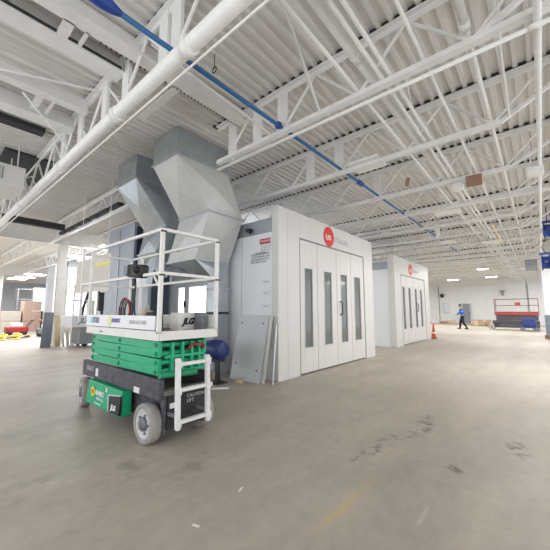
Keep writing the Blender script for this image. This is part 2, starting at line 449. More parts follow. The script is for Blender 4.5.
# ---- pipes
LASTPIPE = [None]
def pipe(name, a, b, r, m, lab, n=16, group='white ceiling pipes', joints=(), hang=()):
    t = thing(name, lab, 'pipe', a, group)
    MB().cyl(a, b, r, n).build('pipe_body', m, t)
    LASTPIPE[0] = t
    av = Vector(a); bv = Vector(b); d = (bv - av).normalized()
    for s in joints:
        p = av + d * s
        MB().cyl(p - d * .05, p + d * .05, r * 1.22, n).build('coupling', m, t)
    for s in hang:
        p = av + d * s
        MB().cyl(p + Vector((0, 0, r * .9)), (p.x, p.y, ZD + .03), .007, 6).build('hanger_rod', 'steel', t)
    return t
zc = 3.82
t = pipe('sprinkler_main', (1.5, -3, zc), (1.5, 14.6, zc), .074, 'pipe', 'thick white sprinkler main running overhead past the scissor lift', 24, None, (5.35, 6.9, 9.1, 12.0), (3.2, 9.6, 13.0))
pipe('conduit', (1.60, -3, 3.74), (1.60, 14.6, 3.74), .012, 'pipe', 'thin white conduit running along the thick overhead sprinkler main', 8)
pipe('white_pipe', (3.44, 4.3, 3.90), (3.44, -.27, 3.90), .023, 'pipe', 'white pipe hanging just under the second joist, its capped end at upper right', 12, joints=(4.45,), hang=(.4, 4.2))
for nm, Y, z, r, lab in (('a', 1.57, 4.125, .024, 'white ceiling pipe first to the right of the blue pipe'),
                         ('b', 1.385, 4.21, .055, 'thick pale ceiling pipe second to the right of the blue pipe'),
                         ('c', 1.25, 4.125, .024, 'thin white pipe left of a closely spaced pair on the ceiling'),
                         ('d', 1.155, 4.125, .024, 'thin white pipe right of a closely spaced pair on the ceiling'),
                         ('e', .79, 4.125, .021, 'slim white ceiling pipe passing over the brown square plate'),
                         ('f', .365, 4.145, .042, 'thick white ceiling pipe that crosses over the near capped pipe'),
                         ('g', -.17, 3.97, .031, 'rightmost white ceiling pipe running straight away above the pillar')):
    r2 = r
    pipe('white_pipe', (-3, Y, z), (XF - .3 if nm != 'f' else 19.9, Y, z), r2 if nm != 'f' else .027, 'pipe', lab, 12, joints=(6.05,) if r > .03 and nm != 'f' else ())
    if nm == 'f':
        MB().cyl((-3, Y, z), (3.3, Y, z), .042, 16).cyl((3.25, Y, z), (3.36, Y, z), .05, 16).build('wide_section', 'pipe', LASTPIPE[0])
t = pipe('blue_pipe', (-2, 2.78, 4.10), (16.5, 2.78, 4.10), .027, 'bluepipe', 'bright blue air pipe running through the roof joists', 16, None)
for a, b, rr in ((5.30, 5.38, .055), (9.2, 9.3, .06), (8.0, 8.25, .05), (13.0, 13.2, .05)):
    MB().lathe((a - 2, 2.78, 4.10), (1, 0, 0), [(.034, 0), (rr, .02), (rr, b - a - .02), (.034, b - a)], 16).build('coupling', 'bluefit', t)
MB().lathe((.98, 2.78, 4.10), (1, 0, 0), [(.04, -.30), (.062, -.26), (.066, -.10), (.058, -.02), (.036, .05), (.028, .07)], 16).build('valve', 'bluefit', t)
# hanger clamp left of blue pipe
t = thing('pipe_hanger', 'small dark pipe hanger dangling under the roof deck by the blue pipe', 'hanger', (2.35, 3.0, 4.45))
MB().cyl((2.35, 3.05, ZD), (2.35, 3.05, 4.55), .006, 6).build('rod', 'blackmetal', t)
MB().tube([(2.35, 3.05 + .04 * math.cos(k), 4.51 + .04 * math.sin(k)) for k in [i * math.pi / 6 for i in range(12)]], .008, 6, True).build('clamp', 'blackmetal', t)
# sway rods between joists
for i, (a, b, lab) in enumerate((((1.65, 1.6, ZD - .1), (3.4, 2.1, 4.05), 'thin white sway rod sloping to the second joist left of the blue pipe'),
                                 ((3.5, 1.0, 4.05), (5.2, 1.4, ZD - .1), 'thin white sway rod between second and third joists near the white pipes'),
                                 ((1.65, 3.4, 4.6), (3.4, 3.0, 4.08), 'thin white sway rod just left of the blue pipe coupling'),
                                 ((3.5, .14, ZD - .1), (5.2, .14, 4.05), 'thin white sway rod nearest the right end of the joists'),
                                 ((5.3, 1.0, 4.05), (7.0, 1.4, ZD - .1), 'thin white sway rod above the brown square plate'),
                                 ((.30, 5.28, 4.5), (1.6, 4.86, 4.66), 'thin white sway rod at upper left ending at the joist posts'),
                                 ((.80, 5.43, 4.47), (1.50, 5.80, 4.05), 'white diagonal brace sloping down at the far upper left'))):
    tag(MB().cyl(a, b, .017, 8).build('sway_rod', 'steel', None, loc=a), lab, 'rod', 'sway rods between joists')

# ---- columns
def column(x, y, w, lab, zt=4.05):
    t = thing('steel_column', lab, 'column', (x, y, 0))
    MB().box(x - w / 2, x + w / 2, y - w / 2, y - w / 2 + .02, .02, zt).box(x - w / 2, x + w / 2, y + w / 2 - .02, y + w / 2, .02, zt).box(x - .012, x + .012, y - w / 2 + .02, y + w / 2 - .02, .02, zt).build('shaft', 'steel', t)
    MB().box(x - w * .8, x + w * .8, y - w * .8, y + w * .8, 0, .02).build('base_plate', 'steel', t)
    return t
column(3.97, 14.9, .29, 'white steel column behind the boards leaning at left')
column(4.2, 30.2, .40, 'white steel column at the extreme left edge, far back')
t = thing('pillar', 'square white pillar at the right edge with blue-grey wrapped foot', 'pillar', (20.6, -.5, 0))
MB().box(20.3, 21.0, -.85, -.14, 1.15, 4.72).build('shaft', 'wall', t)
MB().box(20.26, 21.04, -.89, -.10, .16, 1.15).build('wrap', 'bluegrey', t)
MB().box(20.2, 21.1, -.95, -.04, 0, .16).build('skirting', 'brown', t)

# ------------------------------------------------------------------ lamps in the ceiling
def lamp(x, y, z, lx, ly, lab, power, grp='lit ceiling lamps'):
    t = thing('ceiling_lamp', lab, 'lamp', (x, y, z), grp)
    MB().box(x - lx / 2, x + lx / 2, y - ly / 2, y + ly / 2, z, z + .06).build('housing', 'steel', t)
    MB().box(x - lx / 2 + .03, x + lx / 2 - .03, y - ly / 2 + .03, y + ly / 2 - .03, z - .02, z).build('diffuser', 'light', t)
    h = MB()
    for sx in (-1, 1): h.cyl((x + sx * lx * .35, y, z + .06), (x + sx * lx * .35, y, ZD + .03), .008, 6)
    h.build('hanger_wires', 'steel', t)
    l = bpy.data.lights.new('lamp_light', 'AREA'); l.shape = 'RECTANGLE'; l.size = lx; l.size_y = ly; l.energy = power
    lo = bpy.data.objects.new('lamp_light', l); C.objects.link(lo); lo.parent = t; lo.location = (0, 0, -.03)
    return t
LP = 110
lamp(30.2, 5.6, 4.0, .5, .8, 'glowing lamp left of three, above the walking person', LP)
lamp(23.5, 2.65, 4.0, .35, .6, 'glowing lamp highest of three on the right, above the red lift', LP)
lamp(29.4, 2.8, 4.0, .5, .75, 'glowing lamp lowest right of three, above the red lift', LP)
lamp(5.7, 33, 4.0, 1.2, 1.0, 'lit lamp at far left, leftmost of a staggered row', LP)
lamp(5.8, 30.9, 4.0, 1.2, .8, 'lit lamp at far left, middle of a staggered row', LP)
lamp(5.85, 28.0, 4.0, 1.2, .9, 'lit lamp at far left, right end of a staggered row', LP)
lamp(5.15, 17.0, 4.0, .9, .6, 'lit lamp just right of the white column at left', LP)
lamp(5.5, 14.3, 4.15, .7, .5, 'lit lamp left of the blue-grey panel behind the scissor lift', LP)
# unlit white fixtures
def unlit(x, y, z, lx, ly, lab):
    t = thing('ceiling_fixture', lab, 'fixture', (x, y, z), 'unlit white ceiling fixtures')
    MB().box(x - lx / 2, x + lx / 2, y - ly / 2, y + ly / 2, z, z + .05).build('housing', 'pipe', t, .008)
    for sy in (-1, 1): MB().cyl((x, y + sy * ly * .35, z + .05), (x, y + sy * ly * .35, ZD + .03), .006, 6).build('hanger_rod', 'steel', t)
unlit(5.4, 2.3, 4.08, .5, .55, 'flat unlit white fixture above the first spray booth')
unlit(9.3, 1.75, 4.0, .45, .6, 'flat unlit white fixture to the left below the brown plate')
unlit(13.5, 2.6, 4.0, .5, .5, 'flat unlit white fixture above the second spray booth')
unlit(14.5, 1.3, 4.0, .5, .6, 'flat unlit white fixture farther right over the hall')
# brown plate and box on pipes
t = thing('square_plate', 'brown square board plate hung under the white ceiling pipes', 'plate', (7.1, .85, 3.95))
MB().obox((7.0, .82, 3.90), (.34, .27, .03), (0, .25, .1)).build('board', 'plate', t)
MB().cyl((7.0, .86, 3.91), (7.0, .86, ZD + .03), .01, 6).build('rod', 'steel', t)
t = thing('mounted_box', 'white box with dark side beside the brown square plate', 'box', (7.2, 1.02, 4.0))
MB().box(7.12, 7.34, 1.04, 1.22, 3.86, 3.98).build('case', 'pipe', t, .01)
MB().cyl((7.25, 1.12, 3.98), (7.25, 1.12, ZD + .03), .01, 6).build('rod', 'steel', t)
t = thing('mounted_box', 'white boxy unit hung under the rightmost ceiling pipe', 'box', (7.2, -.15, 3.85))
MB().box(7.05, 7.30, -.22, .02, 3.80, 3.935).build('case', 'pipe', t, .015)
MB().cyl((7.17, -.05, 3.935), (7.17, -.05, ZD + .03), .012, 6).build('rod', 'steel', t)
t = thing('hanging_tag', 'small brown tag hanging on a joist below the flat white fixture', 'tag', (6.3, 1.86, 3.9))
MB().obox((6.3, 1.86, 3.93), (.05, .07, .16), (.2, 0, .3)).build('tag_plate', 'plate', t)
MB().cyl((6.3, 1.86, 4.0), (6.3, 1.86, ZD + .03), .006, 6).build('rod', 'steel', t)
# hose ring
t = thing('hose_coil', 'round white coil of cable hanging from the ceiling joists', 'coil', (11.3, 2.6, 3.8))
for k in range(2):
    MB().tube([(11.3 + (.34 - .03 * k) * math.cos(i * math.pi / 12) * .75, 2.50 - .05 * k + .10 * math.cos(i * math.pi / 12), 4.12 + (.34 - .03 * k) * math.sin(i * math.pi / 12)) for i in range(24)], .022, 8, True).build('loop', 'pipe', t)
MB().cyl((11.3, 2.5, 4.44), (11.3, 2.5, ZD + .03), .012, 6).build('rod', 'steel', t)
# yellow conduit
pipe('yellow_conduit', (11.0, .93, 3.9), (14.2, .93, 3.9), .022, 'paint_yellow_light', 'short yellow conduit among the ceiling pipes toward the far wall', 8, None, (), (.4, 2.8))
# unit heater at right
t = thing('unit_heater', 'grey louvred unit heater hanging near the right pillar', 'heater', (20.5, .2, 3.4))
MB().box(20.2, 20.8, -.02, .46, 3.42, 3.94).build('case', 'heater', t, .02)
lv = MB()
for k in range(6): lv.obox((20.19, .22, 3.49 + k * .075), (.03, .42, .02), (0, .5, 0))
lv.build('louvres', 'flange', t)
MB().cyl((20.5, .24, 3.94), (20.5, .24, ZD + .03), .02, 6).build('rod', 'steel', t)
# two blue reels
for z, X, yy, lab in ((3.93, 13.2, -.20, 'blue reel hanging highest by the right pillar'), (2.90, 13.2, -.08, 'blue reel hanging lower, near the middle of the right pillar')):
    t = thing('cord_reel', lab, 'reel', (X, yy, z - .3), 'blue reels at the right edge')
    MB().lathe((X, yy - .15, z), (0, 1, 0), [(.08, -.12), (.26, -.11), (.27, -.09), (.20, -.07), (.20, .07), (.27, .09), (.26, .11), (.08, .12)], 24).build('spool', 'bluefit', t)
    MB().lathe((X - .27, yy - .15, z), (1, 0, 0), [(.05, -.03), (.07, 0), (.07, .05)], 16).build('fitting', 'motor', t)
    MB().box(X - .03, X + .03, yy - .3, yy + .0, z + .26, z + .33).build('bracket', 'bluefit', t)
    if z > 3.5: MB().cyl((X, yy - .15, z + .33), (X, yy - .15, ZD), .015, 8).build('hanger_rod', 'bluefit', t)
    else: MB().tube([(X, yy - .15, z + .33), (X - .05, yy - .08, z + .5), (X, yy - .22, z + .77)], .013, 6).build('cable', 'black', t)
# HVAC unit at far left
t = thing('ceiling_unit', 'boxy white ventilation unit hung at the far upper left', 'ventilation unit', (.6, 8.3, 3.8))
MB().box(-.6, 1.32, 7.75, 8.75, 3.78, 4.22).build('case', 'booth', t, .02)
g = MB()
for k in range(9): g.box(.55 + k * .05, .575 + k * .05, 7.735, 7.75, 3.9, 4.14)
g.build('grille', 'heater', t)
hr = MB()
for a, b in ((-.4, 7.9), (1.2, 7.9), (1.2, 8.6)): hr.cyl((a, b, 4.22), (a, b, ZD + .03), .012, 6)
hr.build('hanger_rods', 'steel', t)
MB().tube([(1.3, 8.2, 4.1), (1.5, 8.2, 4.25), (1.6, 8.2, 4.0), (1.75, 8.25, 3.85)], .02, 8).build('drain_pipe', 'pipe', t)

# ------------------------------------------------------------------ spray booths
def booth(x0, x1, y0, yb, lab, doors, detail, side_return):
    t = thing('spray_booth', lab, 'spray booth', (x0, y0, 0))
    zf = 3.5; dx0, dx1, dz = doors['x0'], doors['x1'], doors['z']
    f = MB(); d = side_return
    f.box(x0, dx0, y0, y0 + d, 0, zf); f.box(dx1, x1, y0, y0 + d, 0, zf); f.box(dx0, dx1, y0, y0 + d, dz, zf)
    f.build('facade', 'booth', t, .006)
    s = MB(); zs = 2.98
    s.box(x0 + .02, x0 + .10, y0 + d, yb, 0, zs); s.box(x1 - .10, x1 - .02, y0 + d, yb, 0, zs); s.box(x0 + .1, x1 - .1, yb - .1, yb, 0, zs)
    s.box(x0 + .10, x1 - .1, y0 + d, yb - .1, zs - .08, zs)
    s.build('side_wall', 'boothside', t)
    MB().box(x0 + .05, x1 - .1, y0 + d, yb, zs, 3.30).build('roof_plenum', 'galvdark', t)
    # panel seams of the side wall: thin raised joint strips
    js = MB()
    yy = y0 + d + .9
    while yy < yb - .3: js.box(x0 + .012, x0 + .02, yy - .006, yy + .006, .05, zs - .02); yy += 1.0
    js.build('joint_strip', 'flange', t)
    lip = MB().box(x0 + .30, x0 + .306, y0 - .004, y0, .05, zf - .05)
    lip.build('facade_joint', 'flange', t)
    gap = MB().box(dx0 - .012, dx1 + .012, y0 - .006, y0 + .0, dz, dz + .022).box(dx0 - .018, dx0 - .002, y0 - .006, y0, .02, dz).box(dx1 + .002, dx1 + .018, y0 - .006, y0, .02, dz)
    gap.build('door_gasket', 'seam', t)
    for k, (a, b, wa, wb) in enumerate(doors['leaves']):
        m = MB(); z0, z1 = doors['w']; yA, yB = y0 + .01, y0 + .07; g = .008
        m.box(a + g, wa, yA, yB, .03, dz - .01); m.box(wb, b - g, yA, yB, .03, dz - .01)
        m.box(wa, wb, yA, yB, .03, z0); m.box(wa, wb, yA, yB, z1, dz - .01)
        dr = m.build('door', 'booth', t, .004)
        MB().box(wa, wb, yA + .02, yA + .03, z0, z1).build('pane', 'glass', dr)
        e = .022
        fr = MB().box(wa - e, wb + e, yA - .006, yA, z0 - e, z0).box(wa - e, wb + e, yA - .006, yA, z1, z1 + e).box(wa - e, wa, yA - .006, yA, z0, z1).box(wb, wb + e, yA - .006, yA, z0, z1)
        fr.build('pane_frame', 'flange', dr)
        if k == doors['handle']:
            hx, hz = doors['hpos']
            MB().tube([(hx, yA, hz - .17), (hx, yA - .06, hz - .15), (hx - .02, yA - .08, hz), (hx, yA - .06, hz + .15), (hx, yA, hz + .17)], .016, 8).build('handle', 'black', dr)
    # round logo
    lx, lz, r = doors['logo']
    MB().lathe((lx, y0 - .012, lz), (0, 1, 0), [(r * .96, 0), (r, .006), (r, .012)], 40).build('logo_disc', 'logored', t)
    text('logo_lettering', 'USI', r * .72, (lx - r * .66, y0 - .014, lz - .03), 'Y', 'textwhite', t, sx=1.0, bold=.003)
    text('logo_lettering', 'ITALIA', r * .72, (lx + r * 1.15, y0 - .002, lz - .03), 'Y', 'textgreylight', t, sx=1.35, bold=.004)
    return t
b1 = booth(4.72, 9.31, 3.93, 10.2, 'nearest white spray booth, with a red round logo and four narrow door windows',
      dict(x0=5.46, x1=8.66, z=2.93, w=(.56, 2.30), handle=1, hpos=(7.22, 1.42), logo=(6.70, 3.20, .25),
           leaves=[(5.46, 6.16, 5.64, 5.95), (6.16, 7.06, 6.46, 6.80), (7.06, 7.86, 7.28, 7.61), (7.86, 8.66, 8.05, 8.42)]), True, .17)
b2 = booth(12.0, 16.75, 4.2, 10.5, 'farther white spray booth standing beyond the first one',
      dict(x0=12.72, x1=16.0, z=2.80, w=(.64, 2.32), handle=2, hpos=(14.72, 1.5), logo=(14.0, 3.12, .25),
           leaves=[(12.72, 13.4, 12.88, 13.15), (13.4, 14.3, 13.62, 13.90), (14.3, 15.1, 14.50, 14.76), (15.1, 16.0, 15.28, 15.56)]), False, .25)
# side markings of booth 1
MB().box(4.728, 4.738, 4.15, 4.45, 2.75, 2.86).build('red_label', 'labelred', b1)
text('warning_lettering', 'WARNING', .07, (4.726, 4.43, 2.805), 'X', 'stickerwhite', b1)
text('notice_lettering', 'DO NOT ENTER\nAUTHORIZED\nPERSONNEL ONLY', .045, (4.735, 4.42, 2.66), 'X', 'textpale', b1)
text('caution_lettering', 'CAUTION', .075, (4.735, 4.62, 2.56), 'X', 'textgrey', b1)
text('caution_lettering', 'ALL DOORS MUST BE\nCLOSED BEFORE FAN\nAND BURNER START\nKEEP AREA CLEAR', .056, (4.735, 4.72, 2.46), 'X', 'textgrey', b1)
for zz in (1.95, 1.72, 1.45): text('panel_stamp', 'PANEL', .06, (4.735, 4.36, zz), 'X', 'textpale', b1)
# service door with lit windows in the booth side, seen below the duct
sd = MB().box(4.70, 4.74, 6.0, 7.5, .1, 2.12).build('side_door', 'boothside', b1)
fr = MB()
for a, b in ((6.1, 6.92), (7.02, 7.4)):
    fr.box(4.66, 4.70, a, b, 1.18, 1.24); fr.box(4.66, 4.70, a, b, 1.96, 2.02); fr.box(4.66, 4.70, a, a + .05, 1.24, 1.96); fr.box(4.66, 4.70, b - .05, b, 1.24, 1.96)
fr.build('window_frame', 'panelwhite', sd)
MB().box(4.675, 4.695, 6.15, 6.87, 1.24, 1.96).build('lit_pane', 'litwindow', sd)
MB().box(4.675, 4.695, 7.07, 7.35, 1.24, 1.96).build('lit_pane', 'litwindow', sd)
MB().box(4.62, 4.66, 7.0, 7.04, 1.45, 1.6).build('handle', 'black', sd)
MB().box(4.694, 4.70, 6.62, 6.72, 0.95, 1.05).build('sticker', 'orange', sd)
# little camera-like bracket where side wall meets plenum
t = thing('junction_box', 'small dark fitting at the top of the booth side next to the duct', 'fitting', (4.66, 5.0, 2.95))
MB().box(4.62, 4.755, 4.68, 4.78, 3.05, 3.13).build('case', 'black', t, .01)
MB().tube([(4.66, 4.70, 3.05), (4.64, 4.66, 2.98), (4.68, 4.62, 3.06)], .012, 6).build('cable', 'black', t)

# ------------------------------------------------------------------ exhaust ducts
def loft(A, B):
    """A, B: rectangles (x0,x1,y0,y1,z) -> sheet-metal transition, faces folded on diagonals"""
    m = MB(); bm = m.bm
    def ring(R): x0, x1, y0, y1, z = R; return [bm.verts.new(p) for p in ((x0, y0, z), (x1, y0, z), (x1, y1, z), (x0, y1, z))]
    a, b = ring(A), ring(B)
    return m, a, b
def transition(name, A, B, parent, diag=(0, 0, 0, 0), m='galv', crown=.055):
    q, a, b = loft(A, B); bm = q.bm
    for i in range(4):
        j = (i + 1) % 4
        c = (a[i].co + a[j].co + b[i].co + b[j].co) / 4
        mid = (sum((v.co for v in a + b), Vector())) / 8
        nrm = (a[j].co - a[i].co).cross(b[i].co - a[i].co).normalized()
        if nrm.dot(c - mid) < 0: nrm = -nrm
        k = bm.verts.new(c + nrm * crown)                 # cross-broken sheet: four facets
        for u, v in ((a[i], a[j]), (a[j], b[j]), (b[j], b[i]), (b[i], a[i])): bm.faces.new([u, v, k])
    bm.faces.new(a[::-1]); bm.faces.new(b)
    return q.build(name, m, parent)
def flange(R, parent, e=.022, h=.03):
    x0, x1, y0, y1, z = R; q = MB()
    q.box(x0 - e, x1 + e, y0 - e, y0, z - h / 2, z + h / 2); q.box(x0 - e, x1 + e, y1, y1 + e, z - h / 2, z + h / 2)
    q.box(x0 - e, x0, y0, y1, z - h / 2, z + h / 2); q.box(x1, x1 + e, y0, y1, z - h / 2, z + h / 2)
    n = 5
    for i in range(n):
        xx = x0 + (x1 - x0) * i / (n - 1); q.box(xx - .02, xx + .02, y0 - e - .012, y0 - e, z - .02, z + .02)
        yy = y0 + (y1 - y0) * i / (n - 1); q.box(x0 - e - .012, x0 - e, yy - .02, yy + .02, z - .02, z + .02)
    return q.build('flange', 'flange', parent)
# big duct
d1 = thing('exhaust_duct', 'large galvanized duct with folded transitions, right one of two above the scissor lift', 'duct', (4.2, 5.3, 0), 'galvanized exhaust ducts')
T0 = (2.92, 4.14, 4.83, 5.67, 4.738); T1 = (2.92, 4.14, 4.83, 5.67, 4.20)
T2 = (3.69, 4.60, 4.85, 5.86, 3.32); T3 = (3.71, 4.60, 5.29, 6.36, 2.41); T4 = (4.22, 4.60, 5.29, 6.36, 1.90)
transition('roof_box', T1, T0, d1, m='galv', crown=.006)
transition('upper_transition', T2, T1, d1, (1, 1, 0, 0), m='galvlight')
transition('middle_transition', T3, T2, d1, (1, 0, 0, 1), m='galvlight')
transition('lower_transition', (4.24, 4.60, 5.29, 5.55, 1.98), T3, d1, (0, 1, 0, 0))
MB().box(4.24, 4.60, 5.29, 5.55, 1.33, 1.98).build('leg_duct', 'galv', d1)
MB().box(4.22, 4.62, 5.27, 5.57, 1.28, 1.33).build('gasket', 'black', d1)
MB().box(4.24, 4.60, 5.29, 5.55, 0, 1.28).build('base_box', 'galvdark', d1)
for R in (T1, T2, T3, (4.24, 4.60, 5.29, 5.55, 1.83)): flange(R, d1)
MB().box(3.655, 3.69, 5.8, 5.9, 2.62, 2.66).build('sticker', 'orange', d1)
# second duct
d2 = thing('exhaust_duct', 'smaller looking galvanized duct, left one of two behind the scissor lift', 'duct', (4.2, 7, 0), 'galvanized exhaust ducts')
U0 = (2.93, 4.14, 6.42, 7.32, 4.738); U1 = (2.93, 4.14, 6.42, 7.32, 4.20); U2 = (3.70, 4.60, 6.46, 7.45, 3.32)
U3 = (3.62, 4.30, 6.70, 7.55, 2.72); U4 = (3.52, 4.0, 6.80, 7.45, 1.9)
transition('roof_box', U1, U0, d2, crown=.006)
transition('upper_transition', U2, U1, d2, (1, 1, 0, 0))
transition('middle_transition', U3, U2, d2, (1, 0, 0, 1))
transition('lower_transition', U4, U3, d2, (0, 1, 0, 0))
MB().box(3.52, 4.0, 6.80, 7.45, 0, 1.9).build('base_box', 'galvdark', d2)
for R in (U1, U2, U3, U4): flange(R, d2)
MB().box(3.60, 4.02, 6.74, 6.80, .1, 2.30).build('front_sheet', 'navy', d2, .005)  # dark navy sheet over the front of the lower duct
# tall blue-grey machine panel box
t = thing('air_unit_cabinet', 'tall blue-grey sheet-metal air unit standing behind the left duct', 'air unit', (4.1, 8.7, 0))
MB().box(3.66, 4.58, 7.92, 9.60, 0, 3.68).build('case', 'galvdark', t, .01)
MB().box(3.64, 3.66, 8.74, 8.77, .1, 3.6).build('corner_strip', 'galv', t)
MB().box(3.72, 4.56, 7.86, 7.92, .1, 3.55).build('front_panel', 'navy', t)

# blue motor
t = thing('electric_motor', 'round dark blue motor on a black stand behind the lift', 'motor', (3.94, 4.8, 0))
cz = .615; cx = 3.91
MB().lathe((cx, 4.62, cz), (0, 1, 0), [(.05, -.03), (.13, -.025), (.165, 0), (.175, .03), (.175, .46), (.16, .49), (.05, .50)], 32).build('body', 'motor', t)
fn = MB()
for k in range(24):
    a = 2 * math.pi * k / 24; fn.obox((cx + .18 * math.cos(a), 4.80, cz + .18 * math.sin(a)), (.018, .24, .006), (0, -a, 0))
fn.build('cooling_fins', 'motor', t)
bl = MB()
for k in range(6):
    a = 2 * math.pi * k / 6 + .3; bl.cyl((cx + .10 * math.cos(a), 4.585, cz + .10 * math.sin(a)), (cx + .10 * math.cos(a), 4.60, cz + .10 * math.sin(a)), .012, 8)
bl.build('bolt', 'blackmetal', t)
MB().box(cx - .10, cx + .10, 4.66, 4.9, cz - .22, cz - .165).box(cx - .03, cx + .03, 4.72, 4.80, .02, cz - .22).box(cx - .14, cx + .14, 4.6, 4.95, 0, .02).build('stand', 'blackmetal', t)
MB().cyl((cx, 5.12, cz), (cx, 5.25, cz), .04, 12).build('shaft', 'hub', t)
# leaning sheets
def lean(name, m, y0, y1, xb, xt, z1, th, lab, cat, holes=(), grp=None):
    t = thing(name, lab, cat, (xb, y0, 0), grp)
    MB().hexa([(xb, y0, 0), (xb + th, y0, 0), (xb + th, y1, 0), (xb, y1, 0), (xt, y0, z1), (xt + th, y0, z1), (xt + th, y1, z1), (xt, y1, z1)]).build('sheet', m, t)
    if holes:
        h = MB()
        for yy, zz in holes:
            x = xb + (xt - xb) * zz / z1; h.cyl((x - .004, yy, zz), (x + .002, yy, zz), .018, 12)
        h.build('bolt_hole', 'black', t)
    return t
lean('sheet_metal_panel', 'sheet', 4.10, 4.92, 4.36, 4.63, 1.25, .012, 'dusty sheet-metal panel with corner holes leaning on the booth side, in front', 'panel', ((4.22, .22), (4.82, .30), (4.22, 1.1), (4.82, 1.1)))
lean('sheet_metal_panel', 'paleboard', 4.02, 4.84, 4.41, 4.655, 1.26, .012, 'pale panel leaning on the booth side, mostly hidden behind the dusty panel', 'panel')
tag(MB().bar((4.50, 3.88, 0), (4.70, 3.96, 1.1), .03, .012).build('metal_strip', 'flange', None, loc=(4.5, 3.88, 0)), 'thin metal strip leaning at the booth corner', 'strip')
tag(MB().obox((4.22, 4.47, .03), (.10, .13, .06), (0, 0, .4)).build('wood_block', 'wood', None, .004, loc=(4.22, 4.47, 0)), 'small wooden block on the floor in front of the leaning panel', 'block')
tag(MB().obox((4.02, 5.12, .08), (.14, .22, .16), (0, 0, .2)).build('wood_block', 'wood', None, .004, loc=(4.02, 5.12, 0)), 'taller wooden block on the floor under the blue motor', 'block')

# ------------------------------------------------------------------ scissor lift
def wheel(cx, cy, r, w, side, parent, steer=0):
    """side -1: outer face looks to -X; steer turns the wheel about its upright axis"""
    ax = Vector((side * math.cos(steer), (.0 - side) * math.sin(steer), 0)); c = Vector((cx, cy, r))
    tg = Vector((-ax.y, ax.x, 0)); up = Vector((0, 0, 1))
    t = MB()
    t.lathe(c, ax, [(r * .66, -w / 2 + .005), (r * .93, -w / 2), (r, -w / 2 + .025), (r, w / 2 - .02), (r * .95, w / 2), (r * .76, w / 2), (r * .73, w / 2 - .02), (r * .1, w / 2 - .03)], 40)
    ty = t.build('wheel', 'tyre', parent)
    MB().lathe(c, ax, [(r * .70, w / 2 - .028), (r * .745, w / 2 - .006), (r * .68, w / 2 - .004), (r * .58, w / 2 - .022), (r * .34, w / 2 - .018), (.01, w / 2 - .018)], 36).build('rim', 'rim', ty)
    MB().lathe(c, ax, [(r * .36, w / 2 - .02), (r * .33, w / 2 + .008), (r * .12, w / 2 + .018), (.005, w / 2 + .018)], 24).build('hub', 'hub', ty)
    bo = MB()
    for k in range(5):
        a = 2 * math.pi * k / 5; q = c + tg * (r * .46 * math.cos(a)) + up * (r * .46 * math.sin(a))
        bo.cyl(q + ax * (w / 2 - .022), q + ax * (w / 2 - .006), .011, 8)
    bo.build('lug_nut', 'hub', ty)
    return ty
